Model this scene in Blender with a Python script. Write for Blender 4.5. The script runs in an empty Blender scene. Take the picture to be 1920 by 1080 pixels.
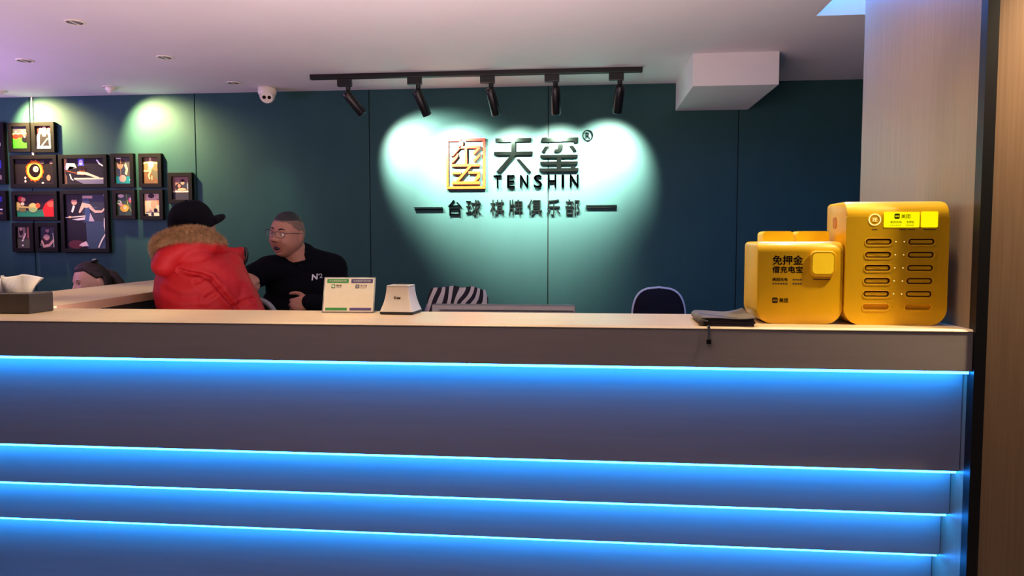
import bpy, bmesh, math, random
import numpy as np
from mathutils import Vector, Matrix
from mathutils.bvhtree import BVHTree

random.seed(7); RNG = np.random.default_rng(7)
SC = bpy.context.scene
COL = SC.collection
R = math.radians

# ------------------------------------------------------------------ camera, world, exposure
cam_d = bpy.data.cameras.new('camera'); cam_d.lens = 25.31; cam_d.sensor_width = 36.0
cam_d.clip_start = 0.02
cam = bpy.data.objects.new('camera', cam_d); COL.objects.link(cam)
cam.location = (0, 0, 1.40)
cam.rotation_euler = (R(90 - 3.476), 0, R(5.6))
SC.camera = cam
SC.view_settings.view_transform = 'Standard'; SC.view_settings.look = 'None'
SC.view_settings.gamma = 1.0; SC.view_settings.use_curve_mapping = False
SC.view_settings.exposure = 0.0
W = bpy.data.worlds.new('world'); SC.world = W; W.use_nodes = True
W.node_tree.nodes['Background'].inputs[0].default_value = (0.62, 0.52, 0.60, 1)
W.node_tree.nodes['Background'].inputs[1].default_value = 0.085

def lamp(name, kind, loc, energy, col, aim=None, **kw):
    d = bpy.data.lights.new(name, kind); d.energy = energy; d.color = col
    for k, v in kw.items(): setattr(d, k, v)
    o = bpy.data.objects.new(name, d); COL.objects.link(o); o.location = loc
    if aim is not None:
        o.rotation_euler = (Vector(aim) - Vector(loc)).to_track_quat('-Z', 'Y').to_euler()
    return o

# coloured ceiling wash: unseen area lamps added, violet at left, rose above the frame
lamp('ceiling_fill_violet', 'AREA', (-4.7, 3.1, 1.70), 62, (0.68, 0.42, 1.0), (-4.5, 3.3, 2.46), size=1.2)
lamp('ceiling_fill_rose', 'AREA', (-0.5, 1.5, 1.94), 28, (1.0, 0.72, 0.64), (-0.5, 1.9, 2.46), size=1.6)
# warm recessed downlights assumed in the ceiling above the counter (above the frame)
for x, e in ((-2.3, 24), (-1.75, 26), (-1.1, 26), (-0.5, 30), (0.15, 30)):
    lamp('assumed_counter_downlight', 'SPOT', (x, 2.24, 2.44), e, (1.0, 0.78, 0.46), (x, 2.20, 0), spot_size=R(50), spot_blend=0.6, shadow_soft_size=0.04)
# unseen fill lamp added behind the counter, below its top, to brighten the ceiling
lamp('ceiling_fill', 'AREA', (-1.25, 2.40, 0.96), 36, (1.0, 0.72, 0.76), (-1.25, 2.48, 2.46), shape='RECTANGLE', size=3.5, size_y=0.05)
# fill spots added over the staff aisle for floor bounce, and side counter downlight
lamp('staff_bounce_fill', 'SPOT', (-0.1, 3.55, 2.44), 40, (1.0, 0.90, 0.80), (-0.1, 3.55, 0), spot_size=R(46), spot_blend=0.8, shadow_soft_size=0.04)
lamp('staff_bounce_fill', 'SPOT', (1.3, 3.8, 2.44), 40, (1.0, 0.90, 0.80), (1.3, 3.8, 0), spot_size=R(46), spot_blend=0.8, shadow_soft_size=0.04)
lamp('side_counter_downlight', 'SPOT', (-2.434, 3.307, 2.458), 26, (1.0, 0.80, 0.50), (-2.44, 3.307, 0), spot_size=R(50), spot_blend=0.8, shadow_soft_size=0.03)
lamp('assumed_counter_downlight', 'SPOT', (0.80, 2.10, 2.44), 42, (1.0, 0.76, 0.46), (0.80, 2.10, 0), spot_size=R(50), spot_blend=0.8, shadow_soft_size=0.04)  # assumed downlight above the charging stations, outside the frame
lamp('assumed_hall_downlight', 'SPOT', (1.40, 1.80, 2.44), 150, (1.0, 0.76, 0.50), (1.40, 2.0, 1.5), spot_size=R(95), spot_blend=1.0, shadow_soft_size=0.05)  # assumed lamp for the warm light on the pillar front, unseen

# ------------------------------------------------------------------ materials
def lin(c):
    c = [v / 255.0 for v in c]
    return [v / 12.92 if v <= 0.04045 else ((v + 0.055) / 1.055) ** 2.4 for v in c]

MATS = {}
def mat(name, rgb, rough=0.5, metal=0.0, var=0.06, scale=40, stretch=(1, 1, 1), bump=0.0, bscale=200, coat=0.0, spec=0.5, emit=None, estr=0.0, trans=0.0, alpha=1.0, sheen=0.0):
    if name in MATS: return MATS[name]
    m = bpy.data.materials.new(name); m.use_nodes = True
    nt = m.node_tree; b = nt.nodes['Principled BSDF']; L = nt.links
    c = lin(rgb)
    b.inputs['Roughness'].default_value = rough; b.inputs['Metallic'].default_value = metal
    b.inputs['Specular IOR Level'].default_value = spec
    b.inputs['Coat Weight'].default_value = coat
    b.inputs['Sheen Weight'].default_value = sheen
    tc = nt.nodes.new('ShaderNodeTexCoord'); mp = nt.nodes.new('ShaderNodeMapping')
    mp.inputs['Scale'].default_value = stretch
    L.new(tc.outputs['Object'], mp.inputs['Vector'])
    nz = nt.nodes.new('ShaderNodeTexNoise'); nz.inputs['Scale'].default_value = scale; nz.inputs['Detail'].default_value = 4
    L.new(mp.outputs[0], nz.inputs['Vector'])
    rp = nt.nodes.new('ShaderNodeValToRGB')
    rp.color_ramp.elements[0].position = 0.3; rp.color_ramp.elements[1].position = 0.7
    rp.color_ramp.elements[0].color = [max(0, v * (1 - var)) for v in c] + [1]
    rp.color_ramp.elements[1].color = [min(1, v * (1 + var)) for v in c] + [1]
    L.new(nz.outputs['Fac'], rp.inputs[0]); L.new(rp.outputs[0], b.inputs['Base Color'])
    if bump:
        n2 = nt.nodes.new('ShaderNodeTexNoise'); n2.inputs['Scale'].default_value = bscale; n2.inputs['Detail'].default_value = 3
        L.new(mp.outputs[0], n2.inputs['Vector'])
        bp = nt.nodes.new('ShaderNodeBump'); bp.inputs['Strength'].default_value = bump; bp.inputs['Distance'].default_value = 0.01
        L.new(n2.outputs['Fac'], bp.inputs['Height']); L.new(bp.outputs[0], b.inputs['Normal'])
    if emit is not None:
        b.inputs['Emission Color'].default_value = list(emit) + [1]; b.inputs['Emission Strength'].default_value = estr
    b.inputs['Transmission Weight'].default_value = trans; b.inputs['Alpha'].default_value = alpha
    MATS[name] = m; return m

M = {}
M['teal'] = mat('teal_wall_paint', (44, 79, 81), 0.55, var=0.05, scale=6, stretch=(1, 1, 0.3), spec=0.15, bump=0.03, bscale=300)
M['seam'] = mat('dark_wall_joint', (14, 26, 30), 0.7)
M['ceil'] = mat('white_ceiling_paint', (226, 222, 222), 0.8, var=0.02, scale=3)
M['floor'] = mat('grey_floor', (110, 104, 100), 0.4, scale=8)
M['hallwall'] = mat('plain_hall_wall', (120, 110, 112), 0.7)
M['top'] = mat('pale_maple_top', (216, 190, 150), 0.38, var=0.07, scale=5, stretch=(1, 14, 14))
M['topedge'] = mat('pale_maple_edge', (232, 208, 170), 0.45, var=0.05, scale=5, stretch=(1, 14, 14))
M['lam'] = mat('taupe_laminate', (180, 168, 156), 0.5, var=0.04, scale=10, stretch=(0.3, 6, 6))
M['dark'] = mat('dark_brown_board', (52, 42, 38), 0.6)
M['pillar'] = mat('oak_veneer', (146, 128, 104), 0.42, var=0.10, scale=9, stretch=(14, 14, 0.35), bump=0.03, bscale=30)
M['pillar_front'] = mat('walnut_veneer', (142, 114, 88), 0.42, var=0.12, scale=9, stretch=(14, 14, 0.35), bump=0.03, bscale=30)
M['black'] = mat('black_paint', (16, 15, 16), 0.45)
M['blackmetal'] = mat('black_metal', (18, 17, 20), 0.32, metal=0.0, spec=0.5)
M['frame'] = mat('black_frame_wood', (20, 17, 17), 0.55, spec=0.12)
M['yellow'] = mat('yellow_plastic', (250, 198, 18), 0.36, var=0.015, coat=0.15)
M['yellow_lt'] = mat('light_yellow_plastic', (255, 220, 30), 0.36, var=0.015)
M['yellow_in'] = mat('slot_brown', (70, 22, 10), 0.6)
M['lit_button'] = mat('lit_yellow_button', (255, 206, 24), 0.4, emit=(1.0, 0.58, 0.015), estr=0.45)
M['print_black'] = mat('black_print', (40, 14, 14), 0.6)
M['white'] = mat('white_plastic', (238, 230, 212), 0.35, var=0.02)
M['paper'] = mat('cream_paper', (246, 238, 218), 0.6, var=0.02)
M['tissue'] = mat('white_tissue', (238, 230, 218), 0.9, var=0.03, bump=0.1, bscale=120)
M['taupe_leather'] = mat('taupe_leather', (82, 74, 66), 0.5, var=0.06, bump=0.06, bscale=400)
M['greyplastic'] = mat('grey_plastic', (110, 112, 116), 0.4)
M['darkgrey'] = mat('dark_grey_plastic', (56, 56, 60), 0.45)
M['chrome'] = mat('dark_mirror_metal', (40, 54, 51), 0.12, metal=1.0, var=0.15, scale=14)
M['red'] = mat('red_nylon', (162, 17, 21), 0.62, var=0.08, scale=8, bump=0.12, bscale=22, spec=0.3)
M['fur'] = mat('brown_fur', (160, 124, 84), 0.8, var=0.35, scale=60)
M['knit'] = mat('black_knit', (9, 10, 16), 0.95, spec=0.08, var=0.2, scale=200, bump=0.15, bscale=300)
M['capcloth'] = mat('black_cotton', (12, 12, 17), 0.9, spec=0.08, var=0.2, scale=120, bump=0.05)
M['trouser'] = mat('dark_trousers', (26, 28, 36), 0.8)
M['skin'] = mat('skin', (156, 106, 84), 0.6, var=0.05, scale=30)
M['skin2'] = mat('pale_skin', (224, 172, 146), 0.5, var=0.04, scale=30)
M['lip'] = mat('lip', (150, 80, 76), 0.5)
M['mouth'] = mat('mouth_dark', (24, 8, 8), 0.6)
M['stubble'] = mat('shaved_stubble', (104, 78, 66), 0.7, var=0.25, scale=300)
M['hairb'] = mat('black_hair', (22, 19, 20), 0.6, var=0.3, scale=150)
M['hairbr'] = mat('brown_hair', (52, 34, 30), 0.45, var=0.4, scale=60, stretch=(1, 1, 4), bump=0.2, bscale=90)
M['eyew'] = mat('eye_white', (230, 226, 220), 0.3)
M['iris'] = mat('dark_iris', (30, 18, 14), 0.2)
M['lens'] = mat('camera_lens', (24, 12, 14), 0.15)
M['steel'] = mat('light_grey_frame', (184, 186, 200), 0.4, metal=0.0)
M['mesh'] = mat('dark_chair_fabric', (24, 23, 31), 0.9, spec=0.1, var=0.2, scale=300)
M['lilac'] = mat('lilac_grey_plastic', (150, 138, 160), 0.5)
M['book'] = mat('grey_booklet_cover', (108, 100, 90), 0.6, var=0.05, spec=0.2)
M['bookside'] = mat('dark_page_edges', (66, 58, 60), 0.7, var=0.2, scale=400, stretch=(0.02, 0.02, 1))
M['green'] = mat('green_print', (70, 158, 84), 0.6)
M['purple'] = mat('purple_print', (98, 84, 140), 0.6)
M['wprint'] = mat('white_print', (240, 240, 232), 0.6)
M['brownprint'] = mat('brown_print', (110, 84, 56), 0.6)
M['greyprint'] = mat('grey_print', (200, 202, 206), 0.6)
M['led'] = mat('blue_led_strip', (150, 200, 255), 0.4, emit=(0.014, 0.24, 1.0), estr=38)
M['led_cove_assumed'] = mat('assumed_blue_cove_strip', (150, 200, 255), 0.4, emit=(0.0, 0.235, 1.0), estr=600)
M['led_ceiling'] = mat('cyan_led_strip', (180, 230, 255), 0.4, emit=(0.16, 0.52, 1.0), estr=34)
M['screen'] = mat('lit_yellow_screen', (250, 240, 20), 0.4, emit=(0.95, 0.88, 0.0), estr=0.95)
M['litdot'] = mat('lit_indicator', (255, 240, 160), 0.4, emit=(1.0, 0.80, 0.32), estr=0.9)
M['screenink'] = mat('screen_ink', (60, 62, 12), 0.5)
M['screenink2'] = mat('screen_ink_pale', (150, 160, 10), 0.5)
M['lampglow'] = mat('lit_lamp_lens', (255, 240, 210), 0.4, emit=(1.0, 0.85, 0.6), estr=14)
M['acrylic'] = mat('clear_acrylic', (236, 232, 240), 0.08, trans=0.75)
M['glass'] = mat('spectacle_lens', (200, 210, 210), 0.15, alpha=0.06, spec=0.1)

def vcol_mat(name, rough=0.45):
    m = bpy.data.materials.new(name); m.use_nodes = True
    nt = m.node_tree; b = nt.nodes['Principled BSDF']; b.inputs['Roughness'].default_value = rough; b.inputs['Specular IOR Level'].default_value = 0.08
    a = nt.nodes.new('ShaderNodeVertexColor'); a.layer_name = 'Col'
    nt.links.new(a.outputs['Color'], b.inputs['Base Color']); return m
M['photo'] = vcol_mat('printed_photograph', 0.35)

def seal_mat():
    m = bpy.data.materials.new('red_to_orange_lacquer'); m.use_nodes = True
    nt = m.node_tree; b = nt.nodes['Principled BSDF']; b.inputs['Roughness'].default_value = 0.42; b.inputs['Metallic'].default_value = 0.82
    g = nt.nodes.new('ShaderNodeTexCoord'); s = nt.nodes.new('ShaderNodeSeparateXYZ')
    mr = nt.nodes.new('ShaderNodeMapRange'); mr.inputs['From Min'].default_value = 0.17; mr.inputs['From Max'].default_value = 0.54
    rp = nt.nodes.new('ShaderNodeValToRGB')
    rp.color_ramp.elements[0].color = lin((210, 84, 30)) + [1]
    rp.color_ramp.elements[1].color = lin((190, 20, 18)) + [1]
    e = rp.color_ramp.elements.new(0.55); e.color = lin((204, 54, 24)) + [1]
    nt.links.new(g.outputs['Object'], s.inputs[0]); nt.links.new(s.outputs['Z'], mr.inputs['Value'])
    nt.links.new(mr.outputs[0], rp.inputs[0]); nt.links.new(rp.outputs[0], b.inputs['Base Color']); return m
M['seal'] = seal_mat()

def zebra_mat():
    m = bpy.data.materials.new('zebra_fabric'); m.use_nodes = True
    nt = m.node_tree; b = nt.nodes['Principled BSDF']; b.inputs['Roughness'].default_value = 0.9
    g = nt.nodes.new('ShaderNodeTexCoord'); mp = nt.nodes.new('ShaderNodeMapping')
    mp.inputs['Rotation'].default_value = (0, R(-14), 0); mp.inputs['Scale'].default_value = (1, 0.2, 1)
    w = nt.nodes.new('ShaderNodeTexWave'); w.inputs['Scale'].default_value = 5.6; w.inputs['Distortion'].default_value = 7.5
    w.inputs['Detail'].default_value = 1.2; w.inputs['Detail Scale'].default_value = 0.9
    rp = nt.nodes.new('ShaderNodeValToRGB'); rp.color_ramp.interpolation = 'CONSTANT'
    rp.color_ramp.elements[0].color = lin((24, 16, 24)) + [1]; rp.color_ramp.elements[1].position = 0.52
    rp.color_ramp.elements[1].color = lin((190, 180, 168)) + [1]
    nt.links.new(g.outputs['Object'], mp.inputs[0]); nt.links.new(mp.outputs[0], w.inputs['Vector'])
    nt.links.new(w.outputs['Fac'], rp.inputs[0]); nt.links.new(rp.outputs[0], b.inputs['Base Color']); return m
M['zebra'] = zebra_mat()

# ------------------------------------------------------------------ object helpers
def thing(name, label, cat, loc=(0, 0, 0), rz=0.0, group=None):
    o = bpy.data.objects.new(name, None); COL.objects.link(o); o.empty_display_size = 0.05
    o.location = loc; o.rotation_euler = (0, 0, rz); o['label'] = label; o['category'] = cat
    if group: o['group'] = group
    return o
def tag(o, label, cat, group=None):
    o['label'] = label; o['category'] = cat
    if group: o['group'] = group
    return o
def struct(o):
    o['kind'] = 'structure'; return o
def obj(name, verts, faces, m=None, parent=None, smooth=False, loc=None):
    me = bpy.data.meshes.new(name)
    me.from_pydata([tuple(float(c) for c in v) for v in verts], [], [tuple(int(i) for i in f) for f in faces]); me.update()
    bm = bmesh.new(); bm.from_mesh(me); bmesh.ops.recalc_face_normals(bm, faces=bm.faces); bm.to_mesh(me); bm.free()
    if smooth:
        me.polygons.foreach_set('use_smooth', [True] * len(me.polygons))
    o = bpy.data.objects.new(name, me); COL.objects.link(o)
    if m is not None: me.materials.append(M[m] if isinstance(m, str) else m)
    if parent is not None: o.parent = parent
    if loc is not None: o.location = loc
    return o
def copy_tree(o, parent=None):
    c = o.copy(); COL.objects.link(c); c.parent = parent
    for ch in list(o.children): copy_tree(ch, c)
    return c

class MB:
    def __init__(s): s.v = []; s.f = []
    def add(s, v, f):
        n = len(s.v); s.v += [tuple(p) for p in v]; s.f += [tuple(i + n for i in q) for q in f]; return s
    def box(s, x0, x1, y0, y1, z0, z1, bev=0.0):
        if bev <= 0:
            v = [(x, y, z) for z in (z0, z1) for y in (y0, y1) for x in (x0, x1)]
            return s.add(v, [(0, 2, 3, 1), (4, 5, 7, 6), (0, 1, 5, 4), (2, 6, 7, 3), (0, 4, 6, 2), (1, 3, 7, 5)])
        bm = bmesh.new()
        vs = [bm.verts.new((x, y, z)) for z in (z0, z1) for y in (y0, y1) for x in (x0, x1)]
        for q in [(0, 2, 3, 1), (4, 5, 7, 6), (0, 1, 5, 4), (2, 6, 7, 3), (0, 4, 6, 2), (1, 3, 7, 5)]: bm.faces.new([vs[i] for i in q])
        bmesh.ops.bevel(bm, geom=bm.edges[:], offset=bev, segments=2, affect='EDGES', profile=0.5)
        bm.verts.index_update(); v = [tuple(p.co) for p in bm.verts]; f = [[p.index for p in q.verts] for q in bm.faces]; bm.free()
        return s.add(v, f)
    def prism(s, poly, y0, y1):            # polygon in x,z extruded along y
        n = len(poly); v = [(p[0], y0, p[1]) for p in poly] + [(p[0], y1, p[1]) for p in poly]
        f = [tuple(range(n)), tuple(range(2 * n - 1, n - 1, -1))] + [(i, i + n, (i + 1) % n + n, (i + 1) % n) for i in range(n)]
        return s.add(v, f)
    def rings(s, rs, caps=True):
        n = len(rs[0]); v = [p for r in rs for p in r]; f = []
        for k in range(len(rs) - 1):
            for i in range(n):
                j = (i + 1) % n; f.append((k * n + i, k * n + j, (k + 1) * n + j, (k + 1) * n + i))
        if caps: f.append(tuple(range(n - 1, -1, -1))); f.append(tuple((len(rs) - 1) * n + i for i in range(n)))
        return s.add(v, f)
    def lathe(s, prof, n=24, c=(0, 0, 0)):
        return s.rings([[(c[0] + r * math.cos(2 * math.pi * i / n), c[1] + r * math.sin(2 * math.pi * i / n), c[2] + z) for i in range(n)] for r, z in prof])
    def tube(s, pts, r, n=8, closed=False):
        P = [Vector(p) for p in pts]; rs = []; m = len(P)
        rr = r if hasattr(r, '__len__') else [r] * m
        up = None
        for i in range(m):
            a = P[(i - 1) % m] if (closed or i > 0) else P[i]; b = P[(i + 1) % m] if (closed or i < m - 1) else P[i]
            t = (b - a).normalized()
            if up is None:
                up = Vector((0, 0, 1)) if abs(t.z) < 0.9 else Vector((0, 1, 0))
            u = (up - t * up.dot(t)).normalized(); w = t.cross(u); up = u
            rs.append([P[i] + (u * math.cos(2 * math.pi * k / n) + w * math.sin(2 * math.pi * k / n)) * rr[i] for k in range(n)])
        if closed:
            nn = len(s.v); self_v = [tuple(p) for q in rs for p in q]; f = []
            for k in range(m):
                k2 = (k + 1) % m
                for i in range(n): f.append((k * n + i, k * n + (i + 1) % n, k2 * n + (i + 1) % n, k2 * n + i))
            return s.add(self_v, f)
        return s.rings(rs)
    def ell(s, c, r, rot=None, nu=24, nv=14):
        v = []; f = []
        for j in range(nv + 1):
            a = -math.pi / 2 + math.pi * j / nv
            for i in range(nu):
                b = 2 * math.pi * i / nu
                p = Vector((r[0] * math.cos(a) * math.cos(b), r[1] * math.cos(a) * math.sin(b), r[2] * math.sin(a)))
                if rot is not None: p = rot @ p
                v.append((p.x + c[0], p.y + c[1], p.z + c[2]))
        for j in range(nv):
            for i in range(nu):
                k = (i + 1) % nu; f.append((j * nu + i, j * nu + k, (j + 1) * nu + k, (j + 1) * nu + i))
        return s.add(v, f)
    def cap(s, p0, r0, p1, r1, n=16, m=5):  # tapered capsule
        p0 = Vector(p0); p1 = Vector(p1); t = (p1 - p0).normalized()
        u = (Vector((0, 0, 1)) if abs(t.z) < 0.9 else Vector((1, 0, 0))).cross(t).normalized(); w = t.cross(u); rs = []
        for j in range(1, m + 1):
            a = -math.pi / 2 + math.pi / 2 * j / m; rs.append((p0 + t * r0 * math.sin(a), r0 * math.cos(a)))
        for j in range(0, m):
            a = math.pi / 2 * j / m; rs.append((p1 + t * r1 * math.sin(a), r1 * math.cos(a)))
        rs[0] = (p0 - t * r0 * 0.995, r0 * 0.1)
        rs.append((p1 + t * r1 * 0.995, r1 * 0.1))
        return s.rings([[c + (u * math.cos(2 * math.pi * k / n) + w * math.sin(2 * math.pi * k / n)) * r for k in range(n)] for c, r in rs])
    def obj(s, name, m, parent=None, smooth=False, loc=None): return obj(name, s.v, s.f, m, parent, smooth, loc)

def rrect(x0, x1, z0, z1, r, n=5, rr=None):     # rounded rectangle outline; rr = radii (bl, br, tr, tl)
    rr = rr or (r, r, r, r); out = []
    for (cx, cz, a0, q) in ((x0 + rr[0], z0 + rr[0], 180, rr[0]), (x1 - rr[1], z0 + rr[1], 270, rr[1]), (x1 - rr[2], z1 - rr[2], 0, rr[2]), (x0 + rr[3], z1 - rr[3], 90, rr[3])):
        for i in range(n + 1):
            a = R(a0 + 90 * i / n); out.append((cx + q * math.cos(a), cz + q * math.sin(a)))
    return out
def plate(name, outlines, y0, y1, m, parent=None, bev=0.0, smooth=False):
    """flat plate in the xz plane with holes, filled by a 2D curve and extruded along y"""
    cu = bpy.data.curves.new(name, 'CURVE'); cu.dimensions = '2D'; cu.fill_mode = 'BOTH'; cu.extrude = abs(y1 - y0) / 2 - bev; cu.bevel_depth = bev; cu.bevel_resolution = 2
    for ol in outlines:
        sp = cu.splines.new('POLY'); sp.points.add(len(ol) - 1); sp.use_cyclic_u = True
        for p, q in zip(sp.points, ol): p.co = (q[0], q[1], 0, 1)
    t = bpy.data.objects.new('tmp', cu); COL.objects.link(t)
    dg = bpy.context.evaluated_depsgraph_get(); me = bpy.data.meshes.new_from_object(t.evaluated_get(dg))
    bpy.data.objects.remove(t); bpy.data.curves.remove(cu)
    v = [(p.co.x, (y0 + y1) / 2 - p.co.z, p.co.y) for p in me.vertices]; f = [tuple(p.vertices) for p in me.polygons]
    bpy.data.meshes.remove(me)
    return obj(name, v, f, m, parent, smooth)
TXT = {}
def text_geo(body, bold=0.0, ext=0.0):
    key = (body, bold, ext)
    if key in TXT: return TXT[key]
    cu = bpy.data.curves.new('txt', 'FONT'); cu.body = body; cu.size = 1; cu.offset = bold; cu.extrude = ext; cu.resolution_u = 4
    t = bpy.data.objects.new('tmp', cu); COL.objects.link(t)
    dg = bpy.context.evaluated_depsgraph_get(); me = bpy.data.meshes.new_from_object(t.evaluated_get(dg))
    bpy.data.objects.remove(t); bpy.data.curves.remove(cu)
    v = np.array([p.co[:] for p in me.vertices]); f = [tuple(p.vertices) for p in me.polygons]; bpy.data.meshes.remove(me)
    TXT[key] = (v, f); return v, f
def text(name, body, x0, x1, z0, z1, y, depth, m, parent=None, bold=0.0):
    """lettering fitted into a rectangle of the xz plane; front at y, going back by depth"""
    v, f = text_geo(body, 0.0, 0.5)
    a = v.min(0); b = v.max(0); u = v.copy()
    X = x0 + (u[:, 0] - a[0]) / (b[0] - a[0]) * (x1 - x0); Z = z0 + (u[:, 1] - a[1]) / (b[1] - a[1]) * (z1 - z0)
    Y = y + (b[2] - u[:, 2]) / (b[2] - a[2]) * depth
    mb = MB(); k = bold * (z1 - z0)
    for dx, dz in (((-k, 0), (k, 0), (0, -k), (0, k)) if bold else ((0, 0),)):
        mb.add(np.stack([X + dx, Y, Z + dz], 1), f)
    return mb.obj(name, m, parent)

# ------------------------------------------------------------------ room shell
YW, ZC, XR = 4.93, 2.466, 1.03
wall = thing('wall_back', '', ''); del wall['label']; del wall['category']; struct(wall); wall.location = (0, YW, 0)
MB().box(-7.0, 3.4, 0.012, 0.12, 0, ZC + 0.1).obj('joint_backing', 'seam', wall)
seams = [-7.0, -6.52, -5.26, -4.005, -2.745, -1.478, -0.236, 1.02, 2.28, 3.4]
for a, b in zip(seams[:-1], seams[1:]):
    MB().box(a + 0.003, b - 0.003, 0, 0.014, 0, ZC + 0.05, 0.0025).obj('wall_panel', 'teal', wall)
struct(MB().box(-7.0, 4.5, -3.5, YW + 0.12, -0.1, 0).obj('floor', 'floor'))
struct(MB().box(-7.12, -7.0, -3.5, YW + 0.12, 0, 2.9).obj('wall_left', 'hallwall'))
struct(MB().box(3.4, 3.52, -3.5, YW + 0.12, 0, 2.9).obj('wall_right', 'hallwall'))

# ceiling with an L-shaped light cove beside the pillar, its near arm assumed
c = MB(); T = 0.12
c.box(-7.0, 0.72, -3.5, YW, ZC, ZC + T); c.box(0.72, 3.4, 3.56, YW, ZC, ZC + T); c.box(0.72, 3.4, -3.5, 2.25, ZC, ZC + T)
c.box(0.72, 1.08, 3.12, 3.56, ZC, ZC + T)
c.box(2.6, 3.4, 2.25, 3.56, ZC, ZC + T)
ceil = struct(c.obj('ceiling', 'ceil'))
cv = MB(); Z2 = ZC + 0.30
cv.box(0.60, 2.75, 2.1, 3.72, Z2, Z2 + 0.05)
cv.box(0.72, 2.6, 3.56, 3.60, ZC + T, Z2); cv.box(1.06, 1.08, 3.12, 3.56, ZC + T, Z2)
cv.box(0.70, 0.72, 2.25, 3.12, ZC + T, Z2); cv.box(0.72, 2.6, 2.21, 2.25, ZC + T, Z2); cv.box(2.6, 2.64, 2.25, 3.56, ZC + T, Z2); cv.box(0.72, 1.08, 3.10, 3.12, ZC + T, Z2)
cv.obj('light_cove', 'ceil', ceil)
MB().box(1.09, 2.55, 3.535, 3.556, ZC + 0.15, ZC + 0.20).obj('led_strip', 'led_ceiling', ceil)
MB().box(0.90, 1.02, 3.00, 3.08, ZC + 0.02, ZC + 0.03).obj('led_strip', 'led_cove_assumed', ceil)  # strip assumed, out of view, for the blue glow on the pillar
MB().box(0.609, 1.078, 4.18, YW + 0.001, 2.285, ZC + 0.01, 0.002).obj('bulkhead', 'ceil', ceil)

# pillar at the right end of the counter
pil = thing('wall_pillar', '', ''); del pil['label']; del pil['category']; struct(pil); pil.location = (XR, 2.0, 0)
MB().box(0, 0.02, 0.02, 0.82, 0, ZC + 0.28).obj('side_panel', 'pillar', pil)
MB().box(0.02, 1.6, 0.03, 0.80, 0, ZC + 0.0).obj('core', 'dark', pil)
MB().box(0.027, 1.6, 0.0, 0.03, 0, ZC).obj('front_panel', 'pillar_front', pil)
struct(MB().box(XR - 0.001, XR + 0.028, 1.992, 2.024, 0, ZC).obj('trim_1', 'black'))

# ------------------------------------------------------------------ reception counter
ct = thing('reception_counter', 'long taupe reception counter with stepped front lit by blue strips', 'counter', (-1.2, 2.0, 0))
X0, X1 = -3.2 + 1.2, XR - 0.002 + 1.2
MB().box(X0, X1, 0.006, 0.36, 1.160, 1.175, 0.0004).obj('countertop', 'top', ct)
obj('countertop_edge', [(x_, y_, z_) for x_ in (X0, X1) for y_, z_ in ((0.006, 1.1753), (0.0055, 1.168), (-0.0005, 1.168), (-0.0005, 1.1700))], [(0, 1, 2, 3), (7, 6, 5, 4), (0, 4, 5, 1), (1, 5, 6, 2), (2, 6, 7, 3), (3, 7, 4, 0)], 'topedge', ct)
MB().box(X0, X1, 0.001, 0.022, 1.063, 1.167).obj('fascia_panel', 'lam', ct)
MB().box(X0, X1, 0.022, 0.34, 1.063, 1.160).obj('carcass', 'dark', ct)
zs = [1.063, 0.780, 0.643, 0.507, 0.0]
for k in range(4):
    y = 0.045 * (k + 1)
    p = MB().box(X0, X1, y, y + 0.02, zs[k + 1], zs[k] + (0.0 if k else 0.0)).obj('step_panel', 'lam', ct)
    if k < 3: MB().box(X0, X1, y + 0.02, y + 0.065, zs[k + 1], zs[k + 1] + 0.016).obj('step_underside', 'lam', ct)
    MB().box(X0, X1 - 0.004, y - 0.038, y - 0.026, zs[k] - 0.008, zs[k] - 0.001).obj('led_strip', 'led', ct)
MB().box(X0, X1, 0.30, 0.36, 0, 1.160).obj('back_board', 'dark', ct)
# inner desk behind the counter
dk = thing('staff_desk', 'low dark staff desk behind the front counter', 'desk', (-0.3, 2.75, 0))
MB().box(-0.85, 1.1, -0.36, 0.36, 0.72, 0.75, 0.003).obj('desktop', 'dark', dk)
for x in (-0.80, 1.05): MB().box(x - 0.02, x + 0.02, -0.33, 0.33, 0, 0.72).obj('side_panel', 'dark', dk)
# return counter
rc = thing('return_counter', 'pale maple side counter running back towards the wall at the left', 'counter', (-1.925, 2.464, 0), R(8.2))
MB().box(-0.50, 0, 0.0, 2.10, 1.137, 1.175, 0.002).obj('countertop', 'top', rc)
MB().box(0.0005, 0.004, 0.0, 2.10, 1.139, 1.173).obj('edge_band', mat('brown_edge_band', (150, 116, 88), 0.5), rc)
MB().box(-0.46, -0.06, 0.0, 2.05, 0, 1.137).obj('base_cabinet', 'dark', rc)

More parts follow.
